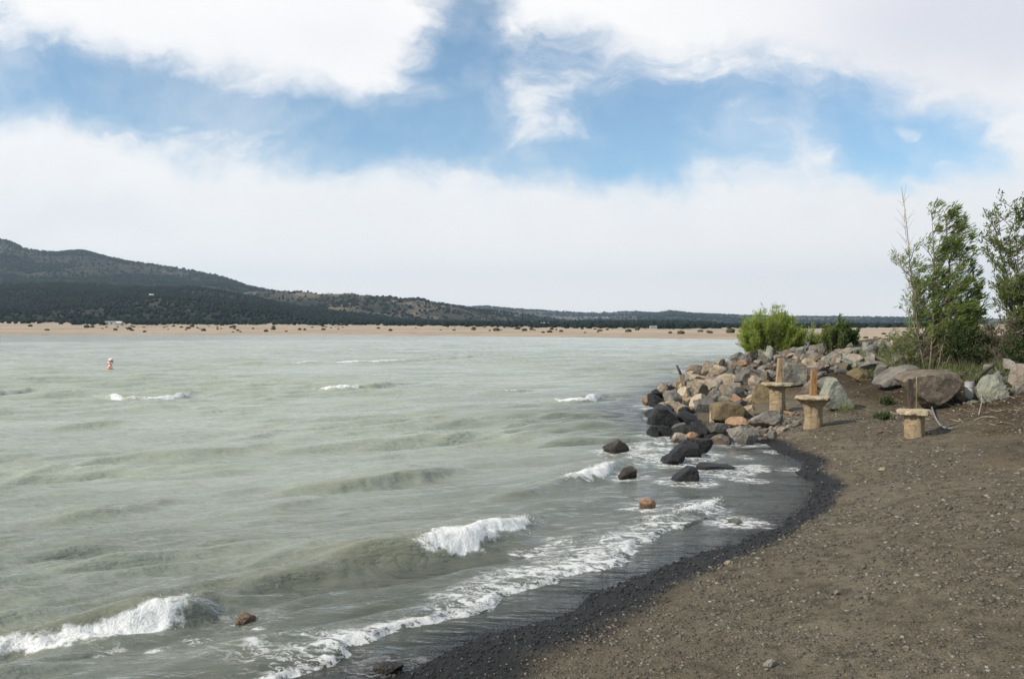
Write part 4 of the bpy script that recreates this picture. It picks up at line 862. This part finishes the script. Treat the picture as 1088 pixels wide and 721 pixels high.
# bright feathery shrub at the end of the bank and its small neighbours
Db = 47.2; print('bush depth', Db)
def feather(name, px0, px1, ytop, ybase, D, n, label, mat, h_=1., ln=.16, lw=.03, fall=22, tone=.5, sprays=34):
    c = at_depth((px0+px1)/2, ybase, D); base = (c[0], D, gz(c[0], D)-.05); e = tag(empty(name, base), label, 'shrub'); T = Tubes(); Lf = Leaves(); s = D/F; hw = (px1-px0)/2*s
    for i in range(n):
        f = random.uniform(-1, 1); f = math.copysign(abs(f)**.8, f); top = base[2]+(ybase-ytop)*s*(1-.55*abs(f)**2.2)*random.choice([random.uniform(.45, .8), random.uniform(.6, .9), random.uniform(.75, 1.05)])
        b = np.array([base[0]+f*hw*.55, D+random.uniform(-.5, .5), base[2]]); tp = np.array([base[0]+f*hw+random.uniform(-.1, .25), D+random.uniform(-.9, .9), top])
        st = curve(b, tp, (.03, 0, .05), 7); T.add(st-np.array(base), np.linspace(.012, .004, 7), 3, cap=False); bt = random.uniform(-.15, .15)
        for k in range(sprays):
            x_ = random.uniform(.12, 1.); a = min(int(x_*6), 5); q = st[a]+(st[a+1]-st[a])*(x_*6-a)
            d = np.array([random.gauss(.12, .45), random.gauss(0, .45), random.uniform(.3, 1.2)])
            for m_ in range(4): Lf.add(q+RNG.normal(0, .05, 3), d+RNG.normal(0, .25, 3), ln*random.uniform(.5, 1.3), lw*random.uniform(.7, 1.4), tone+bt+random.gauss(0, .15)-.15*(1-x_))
    T.build('stem', M['bark'], e); Lf.build('foliage', M[mat], e, base); return e
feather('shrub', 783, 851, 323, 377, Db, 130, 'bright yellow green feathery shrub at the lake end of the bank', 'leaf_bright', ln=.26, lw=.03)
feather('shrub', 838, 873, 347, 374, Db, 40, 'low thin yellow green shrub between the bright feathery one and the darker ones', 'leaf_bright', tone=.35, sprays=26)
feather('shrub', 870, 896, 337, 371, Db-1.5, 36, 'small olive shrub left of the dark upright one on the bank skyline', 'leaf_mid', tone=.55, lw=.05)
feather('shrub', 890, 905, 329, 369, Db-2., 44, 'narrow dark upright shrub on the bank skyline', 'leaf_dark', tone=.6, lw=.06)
# weeds and grass tufts on the bank
Lf = Leaves(); GP = [(905, 985, 372, 402, 230), (930, 1000, 383, 402, 120), (1000, 1088, 392, 412, 150), (780, 905, 370, 386, 60), (870, 905, 425, 442, 10)]
for x0, x1, y0, y1, n in GP:
    for _ in range(n):
        p = hit(random.uniform(x0, x1), random.uniform(y0, y1))
        if p[1] > 64: continue
        hh = random.uniform(.15, .5); t_ = random.uniform(.2, .8)
        for k in range(random.randint(10, 26)): Lf.add(p+np.array([random.gauss(0, .1), random.gauss(0, .1), -.02]), np.array([random.gauss(.15, .4), random.gauss(0, .4), 1.]), hh*random.uniform(.4, 1.2), .016, t_+random.gauss(0, .14))
og = Lf.build('grass', 'grass', None, (0, 0, 0)); tag(og, 'green and straw coloured weeds growing among the rocks of the bank', None, kind='stuff')
def tuft(px, py, lab, s=.3):
    p = hit(px, py); L2 = Leaves()
    for k in range(160): L2.add(p+np.array([random.gauss(0, .09), random.gauss(0, .09), 0]), np.array([random.gauss(.1, .6), random.gauss(0, .6), 1.]), s*random.uniform(.4, 1.2), .035, .4+random.gauss(0, .15))
    o = L2.build('weed', 'leaf_dark', None, p); o.location = p; tag(o, lab, 'plant')
tuft(941, 430, 'upper of two small dark green weeds on the dirt left of the flat topped pedestal'); tuft(938, 445, 'lower of two small dark green weeds on the dirt left of the flat topped pedestal', .24)
tuft(905, 374, 'small blue green weed clump among rocks at the bank top', .35)

# litter of twigs, dead leaves and chips on the dirt of the bank
Lf = Leaves(); GP = [(900, 1090, 425, 462, 620), (890, 960, 405, 440, 260), (1000, 1090, 405, 440, 420), (830, 900, 430, 470, 160), (760, 830, 384, 410, 160)]
for x0, x1, y0, y1, n in GP:
    for _ in range(n):
        p = hit(random.uniform(x0, x1), random.uniform(y0, y1))
        if p[1] > 60: continue
        a_ = random.uniform(0, 6.28); tw_ = random.random() < .6
        Lf.add(p+np.array([0, 0, .008+.02*random.random()]), np.array([math.cos(a_), math.sin(a_), random.gauss(.05, .2)]), random.uniform(.08, .35) if tw_ else random.uniform(.03, .08), random.uniform(.008, .018) if tw_ else random.uniform(.03, .06), random.random())
x, y, z = scatter(9000, lambda x, y, z: (z > .1) & (z < .6) & (RNG.random(len(x)) < .02+.16*sum(np.exp(-((z+.06*(fbm(x*.8, y*.8, 2, 58)-.5)-b)/.012)**2) for b in (.16, .25, .34, .45))), 26)
for a, b, c_ in zip(x, y, z):
    q = random.uniform(0, 6.28); Lf.add(np.array([a, b, c_+.006]), np.array([math.cos(q), math.sin(q), random.gauss(.03, .1)]), random.uniform(.03, .16), random.uniform(.004, .01), random.random()*.9)
og = Lf.build('plant_litter', 'litter', None, (0, 0, 0)); tag(og, 'dry twigs and leaf litter strewn over the dirt of the bank', None, kind='stuff')

# ------------------------------------------------------------------ buoy
pb_ = at_z(116.5, 393, 0); s = pb_[1]/F
e = tag(empty('buoy', (pb_[0], pb_[1], 0)), 'white cylindrical buoy with red orange bands floating upright in the lake', 'buoy'); e.rotation_euler = (0, R(7), 0)
lathe('body', [(2.6*s, -.5), (2.7*s, 0), (2.7*s, 10*s), (2.3*s, 10.6*s)], M['buoy'], e, 28, 0); lathe('cap', [(2.4*s, 10.6*s+.002), (2.2*s, 11.8*s), (1.2*s, 12.6*s)], M['buoy'], e, 24, 0)
for z0, z1 in ((1.0, 2.4), (8.4, 9.6)): lathe('band', [(2.70*s, z0*s), (2.78*s, z0*s+.003), (2.78*s, z1*s), (2.70*s, z1*s+.003)], M['buoyred'], e, 28, 0)
T = Tubes(); a_ = np.linspace(0, 2*math.pi, 25); rr_ = 2.80*s                 # orange ring of the regulatory mark, wrapped on the drum
ph = np.cos(a_)*.72; T.add(np.stack([rr_*np.sin(ph), -rr_*np.cos(ph), 5.4*s+np.sin(a_)*1.9*s], -1), .035, 6); T.build('round_mark', M['buoyred'], e)
lathe('dark_ring', [(2.70*s, 9.85*s), (2.76*s, 9.86*s), (2.76*s, 10.3*s), (2.6*s, 10.4*s)], M['buoydark'], e, 24, 0)

# ------------------------------------------------------------------ hills across the lake
def ridge_fn(prof, Df, Dc, amp, freq, seed, back=.8, conv=1.15, rockf=None):
    P = np.array(prof, float)
    def f(u, s):
        px = CX+u*F; py = np.interp(px, P[:, 0], P[:, 1]); dc = Dc*(1+.10*(fbm(u*4+seed, u*0, 2, seed)-.5)); df = Df*(1+.06*(fbm(u*5+seed, u*0+3, 2, seed+3)-.5))
        D = df+s*(dc-df); crest = H+(350-py)/F*dc; x = u*D
        base = 4.; pr = np.where(s <= 1, np.clip(s, 0, 1)**conv, np.clip(1-(s-1)*back, 0, 1)**1.3)
        g = fbm(x*freq, D*freq*.55, 5, seed+40); g = 1-np.abs(2*g-1)*1.6
        z = base+np.maximum(crest-base, 0)*pr+amp*(g-.55)*np.clip(s, 0, 1)*np.clip(1.06-s, 0, 1)*2.4+amp*.05*(fbm(x*freq*6, D*freq*6, 3, seed)-.5)*(s > .05)
        return np.stack([x, D, z], -1)
    return f
def hill(name, fn, px0, px1, nu, ns, mat, rockfn=None):
    u = np.linspace((px0-CX)/F, (px1-CX)/F, nu); s = np.linspace(-.05, 1.7, ns); S, U = np.meshgrid(s, u, indexing='ij'); V = fn(U, S)
    V[..., 2] = np.where(S < 0, -6, V[..., 2]); rk = rockfn(U, S, V) if rockfn else np.zeros_like(U)
    o = mesh_np(name, V.reshape(-1, 3), grid_faces(ns, nu), M[mat], attrs={'rock': rk}); return tag(o, kind='structure')
PA = [(-700, 250), (-300, 246), (0, 256), (12, 258), (28, 265), (50, 267.5), (60, 268.5), (92, 268), (108, 272), (130, 276), (165, 281), (200, 288), (235, 294), (262, 303), (285, 308), (330, 314), (420, 335), (520, 352)]
PN = [(-700, 296), (-200, 300), (0, 303), (60, 301), (130, 304), (210, 306), (270, 316), (320, 326), (400, 336), (470, 341), (560, 343.5), (640, 345), (760, 347)]
PB = [(180, 345), (230, 325), (262, 311.5), (300, 311), (345, 313), (372, 312.5), (395, 315.5), (414, 316), (432, 319), (445, 318.5), (462, 324), (482, 327), (510, 330), (545, 334), (600, 341), (660, 349)]
PM = [(380, 335), (470, 328), (500, 326), (515, 325.5), (540, 328), (570, 330), (620, 333), (650, 332), (670, 331.5), (700, 333), (712, 331), (735, 333), (790, 335.5), (860, 337), (950, 338), (1100, 339), (1500, 338), (1900, 330)]
PS = [(300, 335), (400, 322), (425, 316.5), (440, 319), (452, 318.5), (480, 323), (520, 328), (600, 334), (700, 336), (770, 334), (800, 337), (900, 345)]
fA = ridge_fn(PA, 2000, 4200, 120, .0011, 3); fN = ridge_fn(PN, 1150, 2100, 26, .002, 5, conv=.9); fB = ridge_fn(PB, 1650, 3000, 60, .0028, 8, conv=.8); fM = ridge_fn(PM, 2600, 6200, 60, .0012, 12, conv=1.3); fS = ridge_fn(PS, 8500, 13000, 140, .0005, 15)
hill('mountain', fA, -700, 520, 420, 130, 'mount', lambda u, s, V: .75*sstep(.56, .72, fbm(V[..., 0]*.003, V[..., 1]*.003+V[..., 2]*.01, 4, 60))*sstep(.25, .4, s))
hill('foothill', fN, -700, 760, 460, 80, 'hill', lambda u, s, V: .5*sstep(.62, .75, fbm(V[..., 0]*.006, V[..., 2]*.06, 4, 61)))
hill('rocky_ridge', fB, 180, 660, 360, 130, 'ridge', lambda u, s, V: sstep(.40, .60, fbm(V[..., 0]*.007, V[..., 2]*.035, 4, 62))*sstep(.18, .36, s)*.95)
hill('mesa', fM, 380, 1900, 420, 110, 'mesa', lambda u, s, V: .8*sstep(.52, .68, fbm(V[..., 0]*.0022, V[..., 2]*.03, 4, 63))*sstep(.35, .6, s))
hill('snowy_mountain', fS, 300, 900, 200, 60, 'snow')
def trees_on(fn, n, px0, px1, s0, s1, size, dens, seed):
    u = (RNG.uniform(px0, px1, n)-CX)/F; s = RNG.uniform(s0, s1, n); V = fn(u, s); k = RNG.random(n) < dens(u, s, V); V = V[k]; sz = size*RNG.uniform(.55, 1.35, len(V)); return V, sz
TP = []; TS = []
def addt(r): TP.append(r[0]); TS.append(r[1])
nz = lambda f, s, a, b: (lambda u, q, V: sstep(a, b, fbm(V[:, 0]*f, V[:, 1]*f, 4, s)))
addt(trees_on(fN, 42000, -60, 560, 0, 1.02, 2.7, lambda u, s, V: .15+.85*sstep(.36, .52, fbm(V[:, 0]*.006, V[:, 1]*.006, 4, 70)), 1))
addt(trees_on(fN, 5000, 540, 760, 0, 1.02, 3.2, lambda u, s, V: .15+.6*sstep(.4, .6, fbm(V[:, 0]*.008, V[:, 1]*.008, 4, 70)), 1))
addt(trees_on(fA, 36000, -60, 430, .1, 1.03, 4.4, lambda u, s, V: .1+.75*sstep(.42, .58, fbm(V[:, 0]*.003, V[:, 1]*.003, 4, 71)), 2))
addt(trees_on(fB, 16000, 190, 640, 0, 1.02, 3.2, lambda u, s, V: .08+.8*sstep(.42, .6, fbm(V[:, 0]*.005, V[:, 1]*.005, 4, 72))*(1-.6*sstep(.2, .45, s))+.5*(s < .25), 3))
addt(trees_on(fM, 20000, 400, 1000, .2, 1.02, 6., lambda u, s, V: .1+.8*sstep(.42, .6, fbm(V[:, 0]*.002, V[:, 1]*.002, 4, 73)), 4))
addt(trees_on(fM, 6000, 400, 1000, .0, .25, 5.5, lambda u, s, V: .1+.5*sstep(.45, .62, fbm(V[:, 0]*.003, V[:, 1]*.003, 4, 74)), 5))
# the belt of junipers on the flat between shore and slope
n = 12000; D = RNG.uniform(520, 1700, n); pxx = RNG.uniform(-40, 1000, n); x = (pxx-CX)/F*D; z = ground_z(x, D, detail=False); sd = shore_dist(x, D)
lim = np.interp(pxx, [0, 120, 260, 420, 520, 650, 800, 1000], [880, 760, 820, 860, 700, 620, 560, 650])
k = (sd > 60) & (RNG.random(n) < sstep(0, 300, D-lim+260*(fbm(x*.008, D*.008, 3, 80)-.5))*.9); TP.append(np.stack([x, D, z], -1)[k]); TS.append(RNG.uniform(1.3, 2.9, n)[k])
P = np.concatenate(TP); S = np.concatenate(TS); P[:, 2] += S*.55
sq = np.stack([np.ones(len(S)), np.ones(len(S)), RNG.uniform(.75, 1.2, len(S))], -1)
tag(blobs('far_woodland', P, S, M['canopy'], RNG.random(len(S))**1.3, sq, .3), 'dark juniper woodland covering the far slopes and the flat behind the shore', None, kind='stuff')
# scattered single bushes on the tan shore: copies of one
V0, F0 = ico(2); V0 = V0*(1+.35*(np.array([mnoise.noise(Vector((v*2.3).tolist())) for v in V0]))[:, None]); V0 = V0*np.array([1.2, 1.1, .8])+np.array([0, 0, .6])
fb0 = mesh_np('shore_bush', V0, F0, M['farshrub']); got = 0
for _ in range(1500):
    if got >= 120: break
    px = random.choice([random.uniform(95, 260), random.uniform(0, 790), random.uniform(0, 790), random.uniform(520, 790)]); D = random.uniform(500 if px < 560 else 330, 800)
    x = (px-CX)/F*D; sd = float(shore_dist(np.array([x]), np.array([float(D)]))[0])
    if sd < 25: continue
    o = fb0 if got == 0 else fb0.copy()
    if got: COL.objects.link(o)
    g = .6+1.2*random.random()**2; o.location = (x, D, gz(x, D)-.1); o.scale = (g*random.uniform(.8, 1.3), g, g*random.uniform(.7, 1.)); o.rotation_euler = (0, 0, random.uniform(0, 6))
    tag(o, 'small dark bush dotted on the tan far shore', 'bush', 'bushes dotted on the far shore'); got += 1
# sage shrubs on the flat behind the bank on the right
for i in range(46):
    px = random.uniform(850, 1000); D = random.uniform(95, 330); x = (px-CX)/F*D; o = fb0.copy(); COL.objects.link(o); g = random.uniform(.35, .8)
    o.location = (x, D, gz(x, D)-.05); o.scale = (g*1.4, g, g*.7); o.rotation_euler = (0, 0, random.uniform(0, 6)); o.name = 'sage_bush'
    tag(o, 'low sage bush on the tan flat beyond the rock bank', 'bush', 'sage bushes on the flat beyond the bank')
# houses far across the lake
def house(px, D, w, d, h, label, roofm='roof', fn=None, flat=False):
    x = (px-CX)/F*D; z = gz(x, D)
    if fn is not None:
        u = (px-CX)/F; ss = np.linspace(0, 1, 200); V = fn(np.full(200, u), ss); j = int(np.argmin(np.abs((H+(350-fn.py)/F*V[:, 1])-V[:, 2]))); x, D, z = V[j]
    e = tag(empty('house', (x, D, z)), label, 'house'); bm = bmesh.new(); bmesh.ops.create_cube(bm, size=1)
    for v in bm.verts: v.co = Vector((v.co.x*w, v.co.y*d, (v.co.z+.5)*(h+3)-3))
    me = bpy.data.meshes.new('wall'); bm.to_mesh(me); bm.free(); me.materials.append(M['white_wall']); o = bpy.data.objects.new('wall', me); COL.objects.link(o); o.parent = e
    rh = h*.12 if flat else h*.55; q = .55; V = [(-w*q, -d*q, h+.05), (w*q, -d*q, h+.05), (w*q, d*q, h+.05), (-w*q, d*q, h+.05), (-w*q, 0, h+rh), (w*q, 0, h+rh)]
    me = bpy.data.meshes.new('roof'); me.from_pydata(V, [], [(0, 1, 5, 4), (2, 3, 4, 5), (1, 2, 5), (3, 0, 4), (3, 2, 1, 0)]); me.materials.append(M[roofm]); o = bpy.data.objects.new('roof', me); COL.objects.link(o); o.parent = e
    for i in range(3):
        xx = (-.32+.32*i)*w; V = [(xx-w*.06, -d*.5-.03, h*.35), (xx+w*.06, -d*.5-.03, h*.35), (xx+w*.06, -d*.5-.03, h*.75), (xx-w*.06, -d*.5-.03, h*.75)]
        V += [(a, b-.08, c) for a, b, c in V]
        me = bpy.data.meshes.new('window'); me.from_pydata(V, [], [(4, 5, 6, 7), (0, 3, 2, 1), (0, 1, 5, 4), (1, 2, 6, 5), (2, 3, 7, 6), (3, 0, 4, 7)]); me.materials.append(M['glass']); o = bpy.data.objects.new('window', me); COL.objects.link(o); o.parent = e
    return e
house(120.5, 820, 13, 8, 3.4, 'long low white roofed house at the wood edge on the left far shore', flat=True)
house(127, 790, 5, 5, 2.6, 'small pale shed just right of the long white roofed house')
fN.py = 315.8; house(161, 0, 8, 6, 4, 'small white house alone high on the wooded slope', fn=fN)
house(694, 640, 5, 3.5, 2.2, 'small white cabin on the tan shore right of the middle', flat=True)
house(708, 900, 12, 6, 2.6, 'low grey roofed building behind the small white cabin', flat=True)
house(579, 1100, 9, 6, 3, 'white house in the juniper belt, middle of the far shore')

# ------------------------------------------------------------------ air
def haze():
    bm = bmesh.new(); bmesh.ops.create_cube(bm, size=1)
    for v in bm.verts: v.co = Vector((v.co.x*33000, v.co.y*33000, (v.co.z+.5)*1100-9))
    me = bpy.data.meshes.new('haze'); bm.to_mesh(me); bm.free(); m, t, out = new_mat('thin_air')
    pv = t.node('ShaderNodeVolumePrincipled'); pv.inputs['Color'].default_value = (.65, .84, 1., 1); pv.inputs['Density'].default_value = 6.0e-5; pv.inputs['Anisotropy'].default_value = .2
    t.L.new(pv.outputs[0], out.inputs['Volume']); me.materials.append(m); o = bpy.data.objects.new('haze', me); COL.objects.link(o); tag(o, kind='stuff', label='thin bluish air between the shore and the far hills')
haze()

# ------------------------------------------------------------------ sky and sun
SUN = Vector((-.74, -.34, .60)).normalized()
world = bpy.data.worlds.new('World'); scene.world = world; world.use_nodes = True; world.node_tree.nodes.clear()
t = NT(world.node_tree); out = t.node('ShaderNodeOutputWorld'); bg = t.node('ShaderNodeBackground'); bg.inputs['Strength'].default_value = .0765
sky = t.node('ShaderNodeTexSky', sky_type='NISHITA'); sky.sun_disc = False; sky.sun_elevation = math.asin(SUN.z); sky.sun_rotation = math.atan2(SUN.x, SUN.y) % (2*math.pi)
sky.altitude = 2000; sky.air_density = 1.; sky.dust_density = .6; sky.ozone_density = 1.6
d = t.node('ShaderNodeTexCoord').outputs['Generated']; sp_ = t.node('ShaderNodeSeparateXYZ'); t.L.new(d, sp_.inputs[0])
ya = t.math('MAXIMUM', t.math('ABSOLUTE', sp_.outputs[1]), .12); u = t.math('DIVIDE', sp_.outputs[0], ya); v = t.math('DIVIDE', t.math('MAXIMUM', sp_.outputs[2], 0.), ya)
cb = t.node('ShaderNodeCombineXYZ'); t.L.new(u, cb.inputs[0]); t.L.new(v, cb.inputs[1]); uv = cb.outputs[0]
wn = t.noise(uv, 4.2, 5, .55, out=1); wn2 = t.noise(uv, 13., 5, .6, out=1)
wuv = t.vmath('ADD', uv, t.vmath('ADD', t.scale(t.vmath('SUBTRACT', wn, (.5, .5, .5)), (.16, .10, 0)), t.scale(t.vmath('SUBTRACT', wn2, (.5, .5, .5)), (.045, .035, 0))))
def ell(px, py, rx, ry, rot=0., soft=(1.65, .2), src=None):
    c = ((px-CX)/F, (350-py)/F, 0); q = t.vmath('SUBTRACT', src or wuv, c)
    if rot:
        rn = t.node('ShaderNodeVectorRotate', rotation_type='Z_AXIS'); t.L.new(q, rn.inputs['Vector']); rn.inputs['Angle'].default_value = R(rot); q = rn.outputs[0]
    return t.rng(t.vmath('LENGTH', t.scale(q, (F/(rx*1.1), F/(ry*1.13), 0))), soft[0], soft[1])
def mx(*a):
    r = a[0]
    for b in a[1:]: r = t.math('MAXIMUM', r, b)
    return r
hole = mx(ell(150, 108, 200, 42, 12), ell(10, 90, 90, 40, 0), ell(330, 142, 200, 38, 5), ell(470, 140, 120, 40), ell(498, 75, 62, 95, 0), t.math('MULTIPLY', ell(560, 70, 90, 45), .9),
          ell(700, 125, 170, 62, 0), ell(830, 130, 150, 55, 0), ell(945, 150, 110, 42, 0), ell(640, 165, 150, 30), t.math('MULTIPLY', ell(5, 22, 30, 22), .5))
wisp = mx(t.math('MULTIPLY', ell(800, 120, 190, 50, 0, (1.3, .1)), .22), t.math('MULTIPLY', ell(585, 110, 50, 80, -25, (1.3, .0)), .46), t.math('MULTIPLY', ell(820, 150, 120, 22, 25, (1.3, .1)), .35), t.math('MULTIPLY', ell(965, 136, 22, 6, -8, (1.4, .2)), .7), t.math('MULTIPLY', ell(250, 150, 120, 25, 10, (1.3, .1)), .3))
n1 = t.noise(wuv, 7., 6, .6); n2 = t.noise(t.scale(wuv, (1., 1.8, 1)), 17., 6, .62)
cov = t.math('SUBTRACT', 1., hole); cov = t.math('ADD', cov, t.math('MULTIPLY', wisp, t.math('ADD', .25, t.math('MULTIPLY', n2, .9))))
edge = t.math('MULTIPLY', t.math('SUBTRACT', 1., t.math('ABSOLUTE', t.math('SUBTRACT', t.math('MULTIPLY', cov, 2.), 1.))), 1., clamp=True)
cov = t.math('ADD', cov, t.math('MULTIPLY', t.math('SUBTRACT', t.math('ADD', t.math('MULTIPLY', n1, .5), t.math('MULTIPLY', n2, .5)), .5), t.math('MULTIPLY', edge, 1.9)))
st = t.node('ShaderNodeMapping'); st.inputs['Rotation'].default_value = (0, 0, R(-28)); st.inputs['Scale'].default_value = (1., 3.4, 1.); t.L.new(wuv, st.inputs[0]); n3 = t.noise(st.outputs[0], 7., 7, .62, dist=.5)
cov = t.math('ADD', cov, t.math('MULTIPLY', t.rng(n3, .42, .72), t.math('MULTIPLY', t.rng(n1, .36, .6), .32))); cov = t.rng(cov, .02, .98); cov = t.math('MAXIMUM', cov, t.math('MULTIPLY', t.rng(n1, .38, .72), .34))
clear = t.math('MAXIMUM', t.rng(v, .43, .62), t.rng(sp_.outputs[1], .10, -.05)); cov = t.math('MULTIPLY', cov, t.math('SUBTRACT', 1., t.math('MULTIPLY', clear, t.rng(n1, .62, .40, .35, .88))))
shade = mx(ell(1060, 20, 260, 90, 0, (1.3, .1)), t.math('MULTIPLY', ell(330, 45, 120, 40, 0, (1.3, .1)), .22), t.math('MULTIPLY', ell(100, 235, 120, 25, 0, (1.3, .1)), .3))
bil = t.noise(wuv, 6., 6, .6); cl = t.mix(t.rng(bil, .35, .7, 0., .55), (10.2, 10.0, 9.9), (9.2, 9.15, 9.25)); cl = t.mix(t.math('MULTIPLY', shade, .8), cl, (6.8, 6.9, 7.8))
low = t.rng(v, .0, .17, .8, 0.); cl = t.mix(low, cl, (14.2, 13.2, 12.4))
blue = t.node('ShaderNodeMix', data_type='RGBA', blend_type='MULTIPLY'); blue.inputs[0].default_value = 1.; t.L.new(sky.outputs[0], blue.inputs[6]); blue.inputs[7].default_value = (1.36, 1.58, 1.5, 1)
fin = t.mix(cov, blue.outputs[2], cl); t.L.new(fin, bg.inputs[0]); t.L.new(bg.outputs[0], out.inputs[0])
sl = bpy.data.lights.new('sun', 'SUN'); sl.energy = 3.6; sl.angle = R(1.5); sl.color = (1., .92, .80); so = bpy.data.objects.new('sun', sl); COL.objects.link(so)
so.rotation_euler = SUN.to_track_quat('Z', 'Y').to_euler()

# ------------------------------------------------------------------ render settings
scene.render.engine = 'CYCLES'; c = scene.cycles; c.use_denoising = True; c.max_bounces = 6; c.transparent_max_bounces = 8; c.volume_bounces = 0; c.caustics_reflective = False; c.caustics_refractive = False
try: c.denoiser = 'OPENIMAGEDENOISE'
except Exception: pass
vs = scene.view_settings; vs.view_transform = 'Standard'; vs.look = 'None'; vs.exposure = .5; vs.gamma = 1.; vs.use_curve_mapping = False
